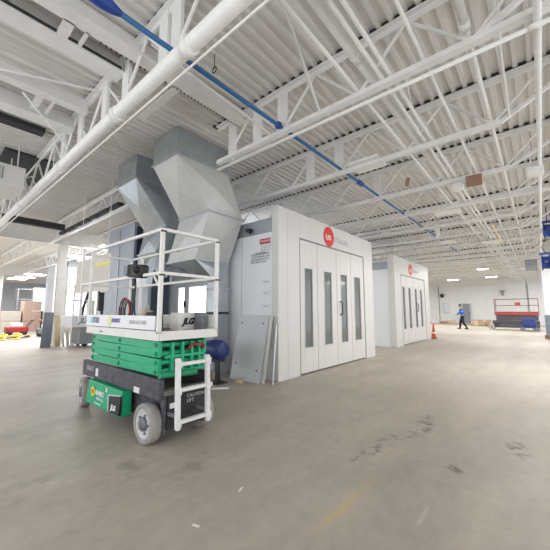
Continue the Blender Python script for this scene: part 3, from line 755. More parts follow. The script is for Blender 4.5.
def scissor_lift(x0, x1, y0, y1, label, paint, paintdark, rail, toe, side, near=True):
    """platform x0..x1, y0 (ladder end) .. y1"""
    L = thing('scissor_lift', label, 'scissor lift', ((x0 + x1) / 2, (y0 + y1) / 2, 0), None)
    R = .2; w = .12; ex = .05 if near else 0
    yw0, yw1 = y0 + .26, y1 + .24
    for yy in (yw0, yw1):
        st = math.radians(12) if near and yy == yw1 else 0
        wheel(x0 + .075 + (ex if st else 0), yy, R, w, -1, L, st); wheel(x1 - .04, yy, R, w, 1, L, st)
    xi0, xi1 = x0 + .14, x1 - .12
    # chassis
    ch = MB(); ch.box(x0 + .05, x0 + .11, y0 + .02, y1 + .18, .46, .665); ch.box(x1 - .10, x1 - .04, y0 + .02, y1 + .18, .46, .665)
    ch.build('chassis_rail', 'chassis', L, .012)
    MB().box(x0 + .11, x1 - .10, y0 + .06, y1 + .15, .44, .50).build('chassis_deck', 'chassistop', L)
    MB().box(xi0 + .03, xi1 - .03, y0 + .12, y1 + .1, .16, .44).build('chassis_body', 'chassis', L, .01)
    MB().box(x0 + .10, x1 - .08, y0 - .01, y0 + .10, .50, .55).build('end_step', 'chassistop', L, .008)
    MB().box(x0 + .16, x1 - .14, y0 + .03, y0 + .12, .15, .50).build('end_plate', 'blackmetal', L, .006)
    MB().box(x0 + .13, x0 + .155, y0 + .05, y0 + .12, .12, .52).box(x1 - .135, x1 - .11, y0 + .05, y0 + .12, .12, .52).build('axle_bracket', 'chassis', L)
    if near:
        MB().box(x0 + .045, x0 + .05, y1 - .38, y1 - .30, .50, .60).build('sticker', 'stickerwhite', L)
        MB().box(x0 + .045, x0 + .05, y0 + .42, y0 + .54, .47, .53).build('sticker', 'stickerwhite', L)
        text('chassis_lettering', 'ES2632', .085, (x0 + .046, y1 + .02, .575), 'X', 'textpale', L, sx=1.0)
        MB().box(x0 + .18, x0 + .25, y0 + .024, y0 + .03, .36, .41).build('sticker', 'stickerwhite', L)
        text('plate_lettering', 'CAUTION\nLIFT', .05, (x0 + .38, y0 + .026, .42), 'Y', 'textpale', L)
        MB().box(x1 - .11, x1 - .05, y0 + .012, y0 + .02, .50, .54).build('sticker', 'stickerwhite', L)
        MB().bar((x1 - .05, y0 + .05, .46), (x1 + .16, y0 - .02, .44), .02).build('handle_bar', 'flange', L)
    # side tray
    py0, py1 = y0 + .72, y1 - .20
    tr = MB().hexa([(x0 - .02, py0, .17), (x0 + .12, py0, .17), (x0 + .12, py1, .17), (x0 - .02, py1, .17),
                    (x0 + .005, py0, .45), (x0 + .12, py0, .45), (x0 + .12, py1, .45), (x0 + .005, py1, .45)]).build('side_tray', side, L, .012)
    MB().box(x1 - .1, x1 + .02, py0, py1, .17, .45).build('side_tray', side, L, .012)
    if near:
        xs = x0 - .012
        MB().lathe((xs - .004, y1 - .42, .335), (1, 0, 0), [(.058, -.004), (.058, .006)], 24).build('round_sticker', 'yellow', tr)
        MB().lathe((xs - .007, y1 - .42, .335), (1, 0, 0), [(.028, -.004), (.028, .004)], 20).build('round_sticker', 'orange', tr)
        text('side_lettering', 'SUNBELT', .075, (xs - .002, y1 - .50, .335), 'X', 'textwhite', tr, sx=.85, bold=.003)
        text('side_lettering', 'RENTALS', .05, (xs - .006, y1 - .55, .27), 'X', 'textwhite', tr, sx=1.0)
        text('side_lettering', '800-667-9328', .034, (xs - .010, y1 - .50, .215), 'X', 'textwhite', tr, sx=1.0)
        MB().box(xs + .005, xs + .01, y1 - .82, y1 - .78, .38, .43).build('sticker', 'stickerwhite', tr)
        q = MB().hexa([(xs - .016, py0 + .0, .19), (xs + .02, py0, .19), (xs + .02, py0 + .26, .19), (xs - .016, py0 + .26, .19),
                       (xs + .002, py0 + .0, .40), (xs + .02, py0, .40), (xs + .02, py0 + .30, .36), (xs + .001, py0 + .30, .36)])
        q.build('black_cover', 'blackmetal', tr)
        MB().bar((xs - .014, py0 + .27, .19), (xs - .002, py0 + .31, .365), .018, .008).bar((xs - .002, py0 + .31, .365), (xs + .0, py0 + .0, .405), .018, .008).build('cover_edge', 'stickerwhite', tr)
        text('cover_lettering', 'JLG', .08, (xs - .018, py0 + .20, .255), 'X', 'textwhite', tr, sx=1.0, shear=.3, bold=.004)
    # scissor stack
    zz = [.685 + .09 * k for k in range(4)]
    for k, z in enumerate(zz):
        for xa in (x0 + .07, x1 - .13):
            a0 = MB(); tilt = .022 * (1 if k % 2 == 0 else -1)
            ya, yb = y0 + .10, y1 - .05
            a0.hexa([(xa, ya, z + tilt * .2), (xa + .045, ya, z + tilt * .2), (xa + .045, yb, z - tilt * .2), (xa, yb, z - tilt * .2),
                     (xa, ya, z + .086 + tilt * .2), (xa + .045, ya, z + .086 + tilt * .2), (xa + .045, yb, z + .086 - tilt * .2), (xa, yb, z + .086 - tilt * .2)])
            a0.build('scissor_arm', paint, L, .006)
        for xa in (x0 + .125, x1 - .185):
            MB().box(xa, xa + .045, y0 + .16, y1 - .1, z + .012, z + .075).build('scissor_arm', paintdark, L, .006)
        MB().cyl((x0 + .08, y0 + .13, z + .04), (x1 - .09, y0 + .13, z + .04), .026, 12).build('cross_tube', paint, L)
        pn = MB()
        for yy in (y0 + .15, (y0 + y1) / 2 + .05, y1 - .1): pn.cyl((x0 + .055, yy, z + .04), (x0 + .075, yy, z + .04), .022, 12)
        pn.build('pivot_pin', 'greendark' if near else 'hub', L)
    fr = MB()
    for xa in (x0 + .20, x0 + .32, x1 - .32, x1 - .22):
        fr.box(xa, xa + .03, y0 + .06, y0 + .10, .70, 1.02)
    fr.box(x0 + .14, x1 - .14, y0 + .065, y0 + .10, .70, .73).box(x0 + .14, x1 - .14, y0 + .065, y0 + .10, .86, .89)
    fr.build('end_frame', paint, L)
    if near:
        MB().tube([(x0 + .40, y0 + .06, .93), (x0 + .40, y0 + .02, .96), (x0 + .40, y0 + .02, .985), (x0 + .58, y0 + .02, .985), (x0 + .58, y0 + .02, .96), (x0 + .58, y0 + .06, .93)], .014, 8).build('red_handle', 'red', L)
        MB().cyl((x0 + .07, y0 + .06, .70), (x1 - .25, y0 + .06, .68), .035, 12).build('lift_cylinder', 'greendark', L)
    # platform
    MB().box(x0 + .02, x1 - .02, y0 + .02, y1, 1.08, 1.12).build('deck', 'chassistop', L)
    MB().box(x0, x0 + .02, y0, y1, 1.05, 1.145).box(x1 - .02, x1, y0, y1, 1.05, 1.145).box(x0 + .02, x1 - .02, y0, y0 + .02, 1.05, 1.145).box(x0 + .02, x1 - .02, y1 - .02, y1, 1.05, 1.145).build('platform_frame', toe, L, .005)
    tb = MB().box(x0 - .004, x0 + .012, y0 + .06, y1, 1.155, 1.30).build('toe_board', toe if not near else 'panelwhite', L)
    MB().box(x1 - .012, x1 + .004, y0 + .06, y1, 1.155, 1.30).build('toe_board', toe, L)
    MB().box(x0 + .02, x1 - .02, y1 - .01, y1 + .006, 1.155, 1.30).build('toe_board', toe, L)
    if near:
        xs = x0 - .006
        MB().box(xs - .002, xs + .002, y1 - .23, y1 - .12, 1.195, 1.265).build('badge', 'cyan', tb)
        text('badge_lettering', 'ES', .055, (xs - .004, y1 - .125, 1.23), 'X', 'textwhite', tb, bold=.002)
        text('model_lettering', '2632', .095, (xs - .003, y1 - .235, 1.23), 'X', 'textgrey', tb, sx=1.1, bold=.004)
        MB().lathe((xs, y1 - .76, 1.225), (1, 0, 0), [(.062, -.004), (.062, .004)], 28).build('round_sticker', 'paleyellow', tb)
        text('toe_lettering', 'SUNBELT', .062, (xs - .003, y1 - .84, 1.235), 'X', 'textpurple', tb, bold=.003, sx=.9)
        text('toe_lettering', 'RENTALS 800', .06, (xs - .003, y1 - 1.30, 1.225), 'X', 'textpale', tb, sx=1.1)
        MB().box(xs + .001, xs + .006, y1 - .56, y1 - .48, 1.08, 1.10).build('small_sticker', 'textgrey', L)
    # rails
    zt, zm = 2.20, 1.74; pr = .02
    def post(x, y, z0=1.12, z1=zt): MB().box(x - pr, x + pr, y - pr, y + pr, z0, z1).build('rail_post', rail, L, .004)
    def hr(a, b, wd=.036): MB().bar(a, b, wd).build('guard_rail', rail, L, .004)
    for x in (x0 + .02, x1 - .02):
        for y in (y0 + .02, y1 - .02): post(x, y)
        for z in (zt, zm): hr((x, y0 + .02, z), (x, y1 + .35 if near else y1, z), .034)
        if near: MB().box(x - .015, x + .015, y1 + .33, y1 + .36, 1.2, zt).build('rail_post', rail, L)
    for z in (zt, zm): hr((x0 + .02, y0 + .02, z), (x1 - .02, y0 + .02, z), .034)
    for z in (zt, zm): hr((x0 + .02, y1 + (.34 if near else 0), z), (x1 - .02, y1 + (.34 if near else 0), z), .034)
    if near:
        MB().box(x0 + .04, x0 + .07, y0 + .03, y0 + .06, 1.12, 1.36).build('gate_latch', 'black', L)
        for x in (x0 + .02, x1 - .02):
            for z in (zt, zm): MB().box(x - .024, x + .03, y0 + .0, y0 + .018, z - .03, z - .012).build('rail_clamp', 'black', L)
        MB().bar((x0 + .02, y0 + .06, zm - .13), (x0 + .02, y0 + .16, zm - .02), .018).build('brace', rail, L)
        # hand controller
        cb = MB().obox((x0 + .02, y1 - 1.38, 1.80), (.12, .34, .15), (.10, 0, 0)).build('control_box', 'black', L, .03)
        MB().obox((x0 - .045, y1 - 1.25, 1.81), (.03, .09, .10)).build('panel_plate', 'hub', cb, .005)
        MB().cyl((x0 - .03, y1 - 1.50, 1.78), (x0 - .08, y1 - 1.50, 1.82), .035, 14).build('knob', 'black', cb)
        MB().tube([(x0 + .05, y1 - 1.28, 1.74), (x0 + .06, y1 - 1.27, 1.62), (x0 + .05, y1 - 1.28, 1.5), (x0 + .06, y1 - 1.27, 1.38), (x0 + .08, y1 - 1.28, 1.14)], .009, 6).build('cable', 'black', cb)
        # white document box
        bx = MB().box(2.07, 2.34, 3.25, 3.42, 1.12, 1.33).build('storage_box', 'liftwhite', L, .01)
        text('box_lettering', 'JLG', .10, (2.13, 3.244, 1.225), 'Y', 'black', bx, shear=.3, bold=.006)
        MB().box(2.27, 2.36, 3.08, 3.22, 1.12, 1.33).build('battery_case', 'hub', L, .01)
    return L
l1 = scissor_lift(1.64, 2.40, 2.93, 4.85, 'green and white scissor lift marked 2632 parked in front of the ducts', 'green', 'greendark', 'liftwhite', 'liftwhite', 'green')
# ladder of the near lift
def ladder(L, x0, x1, y, z0, z1, m):
    for x in (x0, x1): MB().hexa([(x - .022, y - .03, z0), (x + .022, y - .03, z0), (x + .022, y + .02, z0), (x - .022, y + .02, z0), (x - .022, y - .0, z1), (x + .022, y - .0, z1), (x + .022, y + .05, z1), (x - .022, y + .05, z1)]).build('ladder_rail', m, L, .008)
    for z in (z0 + .07, z0 + .37, z1 - .06): MB().box(x0 + .022, x1 - .022, y - .03 + .04 * (z - z0), y + .015 + .04 * (z - z0), z - .016, z + .016).build('ladder_rung', m, L)
    for x in (x0, x1):
        for z in (z0 + .06, z0 + .36, z1 - .06): MB().box(x - .03, x + .03, y - .035 + .04 * (z - z0), y - .0, z - .035, z + .035).build('ladder_bracket', m, L, .006)
    for x in (x0, x1 - .02): MB().box(x, x + .02, y + .02, y + .23, .30, .33).build('ladder_mount', 'hub', L)
ladder(l1, 1.80, 2.16, 2.78, .20, .88, 'laddermat')
# items standing on the lift platform
t = thing('cable_coil', 'dark coil of hose and wire standing on the lift platform', 'coil', (2.0, 4.55, 1.13))
for k in range(4):
    MB().tube([(2.0 + .02 * k, 4.52 + (.16 - .014 * k) * math.cos(i * math.pi / 10), 1.345 + (.19 - .014 * k) * math.sin(i * math.pi / 10)) for i in range(20)], .011, 6, True).build('loop', ('red', 'black', 'textgrey', 'black')[k], t)
MB().cyl((2.03, 4.52, 1.13), (2.03, 4.52, 1.19), .04, 8).build('base', 'black', t)
t = thing('tool_bag', 'small tan and dark tool bag on the lift platform near the coil', 'bag', (2.0, 3.8, 1.13))
MB().box(1.94, 2.06, 3.80, 3.92, 1.125, 1.36).build('body', 'wood', t, .03)
MB().box(1.94, 2.06, 3.60, 3.78, 1.125, 1.34).build('pouch', 'black', t, .02)
MB().tube([(2.0, 3.82, 1.35), (2.0, 3.83, 1.42), (2.0, 3.89, 1.42), (2.0, 3.90, 1.35)], .008, 6).build('handle', 'textpale', t)

# beige sign hung beyond the lift with black machine below (second lift platform at the back left)
t = thing('work_platform', 'parked white work platform with grey base and black controller, far behind the green lift', 'work platform', (4.6, 13.6, 0))
MB().box(4.28, 5.45, 13.3, 14.2, .10, .74).build('body', 'heater', t, .02)
MB().box(3.96, 4.85, 13.2, 14.3, .74, 1.19).build('deck_box', 'panelwhite', t, .02)
text('deck_lettering', 'JLG', .26, (4.2, 13.196, .98), 'Y', 'textgrey', t, shear=.3, bold=.008)
for x in (4.5, 5.2):
    for y in (13.4, 14.1): MB().cyl((x, y - .05, .1), (x, y + .05, .1), .1, 20).build('wheel', 'black', t)
for x, y in ((4.0, 13.25), (4.8, 13.25), (4.0, 14.25), (4.8, 14.25)): MB().box(x - .02, x + .02, y - .02, y + .02, 1.19, 2.3).build('rail_post', 'liftwhite', t)
for z in (2.3, 1.75): MB().bar((4.0, 13.25, z), (4.8, 13.25, z), .035).bar((4.0, 14.25, z), (4.8, 14.25, z), .035).bar((4.0, 13.27, z), (4.0, 14.23, z), .035).build('guard_rail', 'liftwhite', t)
MB().box(4.95, 5.3, 13.45, 13.75, 1.35, 2.1).build('controller', 'black', t, .03)
MB().box(5.08, 5.16, 13.55, 13.65, .74, 1.35).build('controller_post', 'black', t)
MB().tube([(4.38, 13.5, 1.19), (4.42, 13.5, 1.5), (4.56, 13.5, 2.1), (4.7, 13.5, 2.28), (4.9, 13.5, 2.2), (5.0, 13.5, 1.9)], .05, 8).build('black_arm', 'blackmetal', t)
MB().box(4.72, 4.82, 13.5, 13.6, 1.19, 1.75).build('stay', 'paleboard', t)
t = thing('printed_sheet', 'large beige printed instruction sheet with a yellow strip, hung behind the lift rail', 'sheet', (2.3, 6.9, 1.9))
MB().box(2.30, 2.31, 5.85, 7.6, 1.72, 2.40).build('paper', 'signbeige', t)
MB().box(2.29, 2.30, 5.90, 6.60, 2.20, 2.24).build('yellow_strip', 'yellow', t)
pl = MB()
for k in range(9): pl.box(2.294, 2.30, 6.85, 7.45 - .06 * (k % 3), 2.32 - k * .055, 2.332 - k * .055)
for k in range(6): pl.box(2.294, 2.30, 5.95, 6.6 - .06 * (k % 2), 2.14 - k * .055, 2.15 - k * .055)
pl.build('printed_lines', 'textpale', t)
for yy in (6.0, 7.4): MB().cyl((2.305, yy, 2.40), (2.305, yy, ZD + .02), .005, 6).build('hanging_wire', 'liftwhite', t)

# ------------------------------------------------------------------ left background clutter
def leanx(name, m, x0, x1, yb, yt, z1, th, lab, skew=0, cat='board', grp=None):
    return tag(MB().hexa([(x0, yb, 0), (x1, yb, 0), (x1, yb + th, 0), (x0, yb + th, 0), (x0 + skew, yt, z1), (x1 + skew, yt, z1), (x1 + skew, yt + th, z1), (x0 + skew, yt + th, z1)]).build(name, m, None, loc=(x0, yb, 0)), lab, cat, grp)
leanx('grey_board', 'greyboard', 3.26, 3.58, 14.05, 14.60, 1.30, .04, 'slate grey board leaning at an angle left of the white column', .18)
leanx('pine_board', 'wood', 3.76, 3.93, 14.2, 14.62, 1.18, .04, 'tan pine board leaning against the white column', .02)
leanx('pale_board', 'paleboard', 3.98, 4.07, 14.15, 14.62, 1.25, .03, 'narrow pale board leaning on the column, next to the pine board', -.02)
leanx('pale_board', 'booth', 4.12, 4.20, 14.1, 14.62, 1.25, .03, 'narrow white board leaning on the column between two pine pieces', -.03)
leanx('pine_board', 'wood', 4.23, 4.28, 14.35, 14.62, 1.25, .03, 'thin cream batten leaning furthest right on the column', -.02)
leanx('pale_board', 'paleboard', 4.31, 4.46, 14.35, 14.66, 1.22, .03, 'wide pale board leaning right of the column behind the work platform', -.02)
# plastic sheet and hoses on floor
def blanket(name, m, x0, x1, y0, y1, h, lab, cat, seed=1):
    rnd = random.Random(seed); q = MB(); nx, ny = 16, 12; g = []
    for i in range(nx + 1):
        row = []
        for j in range(ny + 1):
            e = min(i, nx - i, 2) * min(j, ny - j, 2) / 4
            row.append(q.bm.verts.new((x0 + (x1 - x0) * i / nx, y0 + (y1 - y0) * j / ny, .005 + h * e * (.3 + .7 * rnd.random()))))
        g.append(row)
    for i in range(nx):
        for j in range(ny): q.bm.faces.new([g[i][j], g[i + 1][j], g[i + 1][j + 1], g[i][j + 1]])
    o = q.build(name, m, None, loc=((x0 + x1) / 2, (y0 + y1) / 2, 0))
    sd = o.modifiers.new('solid', 'SOLIDIFY'); sd.thickness = .006
    return tag(o, lab, cat)
blanket('plastic_sheet', 'plastic', 1.0, 3.35, 15.6, 17.2, .14, 'crumpled white plastic sheet on the floor at the far left', 'sheet', 3)
for k in range(5):
    rnd = random.Random(40 + k); pts = []
    cx0, cy0 = 1.2 + .5 * k, 17.75 + .05 * k
    for i in range(26):
        a = i * .55; r = .20 + .035 * math.sin(i * 1.3 + k)
        pts.append((cx0 + r * math.cos(a), cy0 + r * 2.2 * math.sin(a), .04 + .012 * i))
    tag(MB().tube(pts, .032, 7).build('yellow_hose', 'hose', None, loc=(cx0, cy0, .1)), 'coil of yellow hose on the floor at far left, %s of five' % ('leftmost', 'second from left', 'middle', 'fourth from left', 'rightmost')[k], 'hose', 'heap of yellow hose')
def pallet(x, y, z, lab, w=1.2, d=1.0, n='wood_pallet'):
    t = thing(n, lab, 'pallet', (x, y, z), 'pallets at the far left')
    q = MB()
    for k in range(6): q.box(x - w / 2, x + w / 2, y - d / 2 + k * d / 6, y - d / 2 + k * d / 6 + d / 8, z + .11, z + .13)
    q.build('deck_boards', 'wood', t)
    q = MB()
    for k in (-1, 0, 1): q.box(x + k * w * .44 - .04, x + k * w * .44 + .04, y - d / 2, y + d / 2, z, z + .11)
    q.build('runners', 'wood', t)
pallet(2.3, 20.6, 0, 'wooden pallet carrying the blue-grey machine at the far left')
pallet(3.7, 20.6, 0, 'wooden pallet carrying the dull red machine at the far left')
def cart(x, y, z, m1, lab, seed):
    t = thing('floor_machine', lab, 'machine', (x, y, z)); r = random.Random(seed)
    MB().box(x - .45, x + .45, y - .3, y + .3, z + .14, z + .42).build('body', m1, t, .05)
    MB().box(x - .25, x + .2, y - .22, y + .2, z + .42, z + .62).build('motor_housing', 'stickerwhite', t, .04)
    for sx in (-.3, .3):
        for sy in (-.25, .25): MB().cyl((x + sx, y + sy - .04, z + .12), (x + sx, y + sy + .04, z + .12), .12, 18).build('wheel', 'black', t)
    MB().tube([(x + .4, y - .2, z + .4), (x + .65, y - .2, z + .75), (x + .65, y + .2, z + .75), (x + .4, y + .2, z + .4)], .018, 8).build('handle', 'black', t)
cart(2.3, 20.5, .13, 'bluegrey', 'blue-grey wheeled machine on a pallet at the far left', 1)
cart(3.7, 20.5, .13, 'red', 'dull red wheeled machine on a pallet at the far left', 2)
cart(5.0, 20.4, .0, 'greyboard', 'dark wheeled machine on the floor right of the red machine', 3)
# carton stacks further back
ci = 0
names = ['low', 'middle', 'upper']
for sx, (x, y, mm, n) in enumerate(((2.0, 27.2, 'cardboard', 2), (3.2, 27.4, 'pinkbox', 2), (4.5, 27.2, 'signbeige', 2), (5.6, 27.2, 'pinkbox', 3), (6.7, 27.0, 'cardboard', 2), (7.2, 25.8, 'pinkbox', 1))):
    for k in range(n):
        tag(MB().box(x - .5, x + .5, y - .5, y + .5, k * .68, k * .68 + .67).build('carton', mm, None, .02, loc=(x, y, k * .68)),
            'carton in the far left stacks, %s of stack %s from the left' % (('bottom one', 'second up', 'top one')[k], ('one', 'two', 'three', 'four', 'five', 'six')[sx]), 'carton', 'cartons stacked at far left')
t = thing('low_bench', 'long pale bench in front of the tall windows at far left', 'bench', (6.8, 23.0, 0))
MB().box(5.3, 8.6, 22.5, 23.3, .75, .83).build('top', 'pinkbox', t)
MB().box(5.35, 8.55, 22.55, 22.6, .0, .75).build('front_panel', 'pinkbox', t)
# rack behind
t = thing('wire_rack', 'dark wire rack above the stacked cartons at the far left', 'rack', (6.2, 29.0, 0))
q = MB()
for x in (5.1, 7.0):
    for y in (28.8, 29.5): q.box(x - .04, x + .04, y - .04, y + .04, 0, 3.0)
q.build('post', 'heater', t)
for z in (1.2, 2.2, 2.95): MB().box(5.1, 7.0, 28.8, 29.5, z - .03, z + .03).build('shelf', 'heater', t)
t = thing('wall_speaker', 'small black speaker high on the grey far left wall', 'speaker', (7.2, YL - .1, 2.8))
MB().box(6.3, 6.7, YL - .25, YL, 2.9, 3.4).build('case', 'black', t, .03)
MB().lathe((6.5, YL - .26, 3.15), (0, 1, 0), [(.14, -.01), (.16, .01)], 20).build('cone', 'heater', t)

# ------------------------------------------------------------------ right background
# grey electrical panel, horn, door panel on far wall
t = thing('electrical_panel', 'grey electrical panel on the far white wall left of the person', 'electrical panel', (XF, 8, 1.2))
MB().box(XF - .2, XF - .002, 7.75, 8.3, 1.15, 2.25).build('case', 'flange', t, .02)
MB().box(XF - .22, XF - .2, 7.79, 8.26, 1.2, 2.2).build('cover', 'flange', t, .01)
t = thing('wall_horn', 'small black horn on the far wall beside a conduit', 'horn', (XF, 8.4, 2.9))
MB().lathe((XF - .08, 8.38, 3.05), (-1, 0, 0), [(.1, -.08), (.12, .05), (.2, .22), (.2, .24)], 20).build('bell', 'black', t)
MB().box(XF - .08, XF, 8.25, 8.5, 2.85, 3.25).build('back_box', 'black', t)
tag(MB().cyl((XF - .04, 8.75, .3), (XF - .04, 8.75, 4.4), .04, 8).build('wall_conduit', 'heater', None, loc=(XF, 8.75, .3)), 'thin dark vertical conduit on the far wall left of the horn', 'conduit')
tag(MB().cyl((XF - .04, .9, .3), (XF - .04, .9, 4.4), .05, 8).build('wall_conduit', 'heater', None, loc=(XF, .9, .3)), 'vertical conduit on the far wall at the end of the red lift', 'conduit')
t = thing('grey_cabinet', 'tall grey cabinet at the far wall just behind the person', 'cabinet', (XF - .4, 5.9, 0))
MB().box(XF - .45, XF - .02, 5.7, 6.45, 0, 2.15).build('body', 'flange', t, .02)
MB().box(XF - .47, XF - .45, 5.74, 6.41, .08, 2.1).build('door', 'heater', t, .01)
MB().box(XF - .49, XF - .47, 5.8, 5.84, 1.0, 1.3).build('handle', 'black', t)
t = thing('wall_lamp', 'grey cone-shaped wall fitting mounted high over the red lift', 'wall fitting', (XF, 2.9, 3.2))
MB().lathe((XF - .3, 2.85, 3.3), (0, 0, 1), [(.07, -.35), (.10, -.1), (.24, .08), (.24, .10)], 20).build('shade', 'heater', t)
MB().bar((XF - .25, 2.85, 3.2), (XF, 2.85, 2.9), .08).build('arm', 'heater', t)
# debris along far wall
def rubbish(x, y, n, mats, labs, seed):
    r = random.Random(seed)
    for k in range(n):
        l, w, h = r.uniform(.5, 1.4), r.uniform(.25, .5), r.uniform(.12, .4)
        yy = y + k * .75
        tag(MB().obox((x + r.uniform(-.3, .3), yy, h / 2 + .02), (w, l * .6, h), (0, 0, r.uniform(-.25, .25))).build('scrap_piece', mats[k % len(mats)], None, .01, loc=(x, yy, 0)),
            labs % ordn[k], 'scrap', 'scrap along the far wall')
rubbish(37.6, 7.4, 7, ['wood', 'cardboard', 'paleboard', 'heater'], 'low scrap piece by the far wall left of the person, %s from the right', 5)
rubbish(36.2, 3.3, 3, ['wood', 'cardboard', 'wood'], 'scrap piece between the person and the red lift, %s from the right', 9)
t = thing('rubbish_heap', 'yellow and brown packaging heap left of the red lift', 'heap', (34.5, 3.9, 0))
r = random.Random(3)
for k, mm in enumerate(('wood', 'cardboard', 'paleyellow', 'cardboard', 'wood', 'pinkbox')):
    MB().obox((34.4 + r.uniform(-.3, .3), 3.45 + k * .28, .2 + .1 * (k % 2)), (.5, .42, .38 + .12 * (k % 2)), (0, 0, r.uniform(-.4, .4))).build('package', mm, t, .02)
# red lift
l2 = scissor_lift(27.9, 28.7, .12, 2.62, 'red scissor lift with black base parked at the far right', 'chassis', 'chassis', 'railred', 'liftred', 'chassis', near=False)
MB().box(27.85, 27.95, 1.1, 1.4, 1.72, 1.95).build('control_box', 'liftred', l2, .02)
t = thing('blue_compressor', 'blue machine on wheels in front of the right end of the red lift', 'machine', (27.0, .6, 0))
MB().box(26.8, 27.3, .33, 1.05, .35, .85).build('body', 'motor', t, .05)
MB().box(26.85, 27.25, .2, 1.15, .22, .35).build('frame', 'motor', t)
for y in (.28, 1.05):
    for x in (26.85, 27.25): MB().cyl((x - .04, y, .14), (x + .04, y, .14), .14, 20).build('wheel', 'hub', t)
MB().tube([(27.0, .3, .8), (27.0, .15, 1.0), (27.2, .15, 1.0), (27.2, .3, .8)], .02, 8).build('handle', 'bluefit', t)
# cone at the second booth
t = thing('traffic_cone', 'orange cone beside the right corner of the second spray booth', 'cone', (16.95, 4.13, 0))
MB().lathe((16.95, 4.13, .03), (0, 0, 1), [(.12, 0), (.11, .03), (.03, .66), (.028, .68)], 20).build('body', 'orange', t)
MB().box(16.82, 17.08, 4.0, 4.26, 0, .03).build('foot', 'black', t, .01)
MB().lathe((16.95, 4.13, .25), (0, 0, 1), [(.086, 0), (.086, .005), (.07, .12)], 20).build('stripe', 'stickerwhite', t)

# ------------------------------------------------------------------ person
def skin_mesh(name, verts, edges, m, parent, off, root=0, sub=2):
    me = bpy.data.meshes.new(name); me.from_pydata([Vector(v[:3]) for v in verts], edges, []); me.materials.append(M[m])
    o = bpy.data.objects.new(name, me); C.objects.link(o)
    md = o.modifiers.new('skin', 'SKIN'); md.use_smooth_shade = True
    for i, v in enumerate(verts):
        sv = me.skin_vertices[0].data[i]; sv.radius = (v[3], v[4] if len(v) > 4 else v[3]); sv.use_root = (i == root)
    s = o.modifiers.new('sub', 'SUBSURF'); s.levels = sub; s.render_levels = sub
    if parent: o.parent = parent
    return o
P = thing('person', 'person in a blue jacket and black trousers walking across the far floor', 'person', (27.3, 4.6, 0))
# local frame: walks towards +Y (left in the picture)
V = [(0, 0, .98, .13, .12),            # 0 pelvis
     (0, .01, 1.15, .125, .11), (0, .03, 1.35, .15, .12), (0, .05, 1.50, .11, .09), (0, .07, 1.58, .055), (0, .10, 1.68, .09, .10), (0, .10, 1.78, .08, .09),
     (.09, .0, .92, .095), (.10, .16, .52, .065), (.10, .20, .12, .045), (.10, .32, .05, .04),           # left leg 7-10
     (-.09, .0, .92, .095), (-.10, -.04, .52, .065), (-.10, -.30, .16, .045), (-.10, -.20, .05, .04),   # right leg 11-14
     (.19, .04, 1.47, .06), (.25, -.08, 1.20, .05), (.24, .02, .97, .038), (.23, .06, .88, .03),        # left arm 15-18
     (-.19, .04, 1.47, .06), (-.25, .12, 1.20, .05), (-.22, .32, 1.06, .038), (-.21, .40, 1.03, .03)]   # right arm
E = [(0, 1), (1, 2), (2, 3), (3, 4), (4, 5), (5, 6), (0, 7), (7, 8), (8, 9), (9, 10), (0, 11), (11, 12), (12, 13), (13, 14),
     (3, 15), (15, 16), (16, 17), (17, 18), (3, 19), (19, 20), (20, 21), (21, 22)]
body = skin_mesh('body', V, E, 'skin', P, None)
def grow(idx, d): return [tuple(V[i][:3]) + tuple(r + d for r in V[i][3:]) for i in idx]
ji = [0, 1, 2, 3, 15, 16, 17, 19, 20, 21]
je = [(0, 1), (1, 2), (2, 3), (3, 4), (4, 5), (5, 6), (3, 7), (7, 8), (8, 9)]
jv = grow(ji, .03); jv[0] = (0, 0, .90, .165, .15); skin_mesh('jacket', jv, je, 'jacket', P, None)
ti = [0, 7, 8, 9, 11, 12, 13]
tt = grow(ti, .03); tt[0] = (0, 0, 1.08, .14, .13); tt[3] = (.10, .21, .06, .06); tt[6] = (-.10, -.30, .09, .06); skin_mesh('trousers', tt, [(0, 1), (1, 2), (2, 3), (0, 4), (4, 5), (5, 6)], 'trousers', P, None)
for s, yy in ((.10, .27), (-.10, -.24)):
    MB().obox((27.3 + s, 4.6 + yy, .05), (.10, .25, .09), (0, 0, 0)).build('shoe', 'shoe', P, .03)
MB().lathe((27.3, 4.7, 1.74), (0, 0, 1), [(.115, 0), (.12, .03), (.10, .10), (.05, .14), (.01, .15)], 20).build('hat', 'hat', P)
MB().box(27.06, 27.10, 4.52, 4.72, 1.28, 1.34).build('stripe', 'vest', P)
for sx in (.24, -.21):                      # fingers
    hx, hy, hz = (27.3 + .23, 4.6 + .06, .88) if sx > 0 else (27.3 - .21, 4.6 + .40, 1.03)
    dirv = Vector((0, .35, -1)).normalized() if sx > 0 else Vector((0, 1, -.25)).normalized()
    q = MB()
    for k in range(4):
        o = Vector(((k - 1.5) * .018, 0, 0)); a = Vector((hx, hy, hz)) + o; q.tube([a, a + dirv * .05, a + dirv * (.075 + .006 * (k in (1, 2))) + Vector((0, .012, -.01))], .009, 6)
    a = Vector((hx, hy, hz)); q.tube([a - dirv * .01, a + Vector((-.035 if sx > 0 else .035, .02, -.01)), a + Vector((-.04 if sx > 0 else .04, .03, -.035))], .010, 6)
    q.build('fingers', 'skin', P)

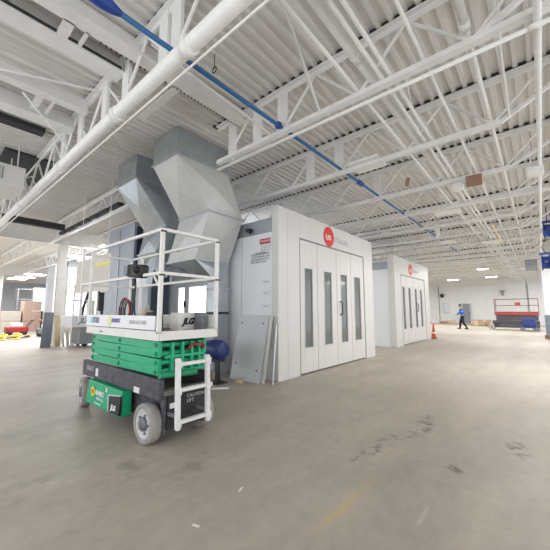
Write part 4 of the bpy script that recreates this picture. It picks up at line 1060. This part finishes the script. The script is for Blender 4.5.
# small scraps on the near floor
for (x, y, a, lab) in ((1.76, 1.84, .3, 'tiny pale splinter on the concrete in the middle foreground'), (1.30, 1.76, 1.9, 'tiny pale chip on the concrete at lower left')):
    tag(MB().obox((x, y, .006), (.05, .010, .010), (0, 0, a)).build('splinter', 'paleboard', None, loc=(x, y, 0)), lab, 'splinter')

# ------------------------------------------------------------------ light
wd = bpy.data.worlds.new('sky'); S.world = wd; wd.use_nodes = True
bg = wd.node_tree.nodes['Background']; bg.inputs['Color'].default_value = (.93, .96, 1.0, 1); bg.inputs['Strength'].default_value = 2.0
def area(name, loc, rot, sx, sy, e, col=(1, 1, 1)):
    l = bpy.data.lights.new(name, 'AREA'); l.shape = 'RECTANGLE'; l.size = sx; l.size_y = sy; l.energy = e; l.color = col
    o = bpy.data.objects.new(name, l); C.objects.link(o); o.location = loc; o.rotation_euler = rot
    return o
# daylight through the tall windows at the back left
area('window_light', (7.8, 23.4, 2.7), (math.radians(-90), 0, 0), 3.4, 3.2, 400, (.9, .95, 1))
# added fill lights under the joists, with no fixtures behind them
for x in (9, 17, 25, 33):
    for y in (-6, 0, 8):
        area('hall_fill', (x, y, 3.85), (0, 0, 0), 2.4, 1.2, 150, (1, .985, .96))
for x, y in ((3, 18), (3, 26), (5, 36), (6, 43), (18, 13), (30, 13)):
    area('hall_fill', (x, y, 3.85), (0, 0, 0), 2.4, 1.2, 190, (1, .99, .97))

# ------------------------------------------------------------------ camera
cam = bpy.data.cameras.new('camera'); co = bpy.data.objects.new('camera', cam); C.objects.link(co)
cam.sensor_width = 36; cam.lens = 311 / 550 * 36; cam.clip_end = 200; cam.clip_start = .05
co.location = (0, 0, 1.35)
a, p = math.radians(40.4), math.radians(6.6)
d = Vector((math.cos(a) * math.cos(p), math.sin(a) * math.cos(p), math.sin(p)))
co.rotation_euler = d.to_track_quat('-Z', 'Y').to_euler()
S.camera = co
S.view_settings.view_transform = 'Standard'; S.view_settings.look = 'None'; S.view_settings.gamma = 1
S.view_settings.use_curve_mapping = False
S.view_settings.exposure = 0.02
S.cycles.use_denoising = True
S.cycles.max_bounces = 10; S.cycles.diffuse_bounces = 7
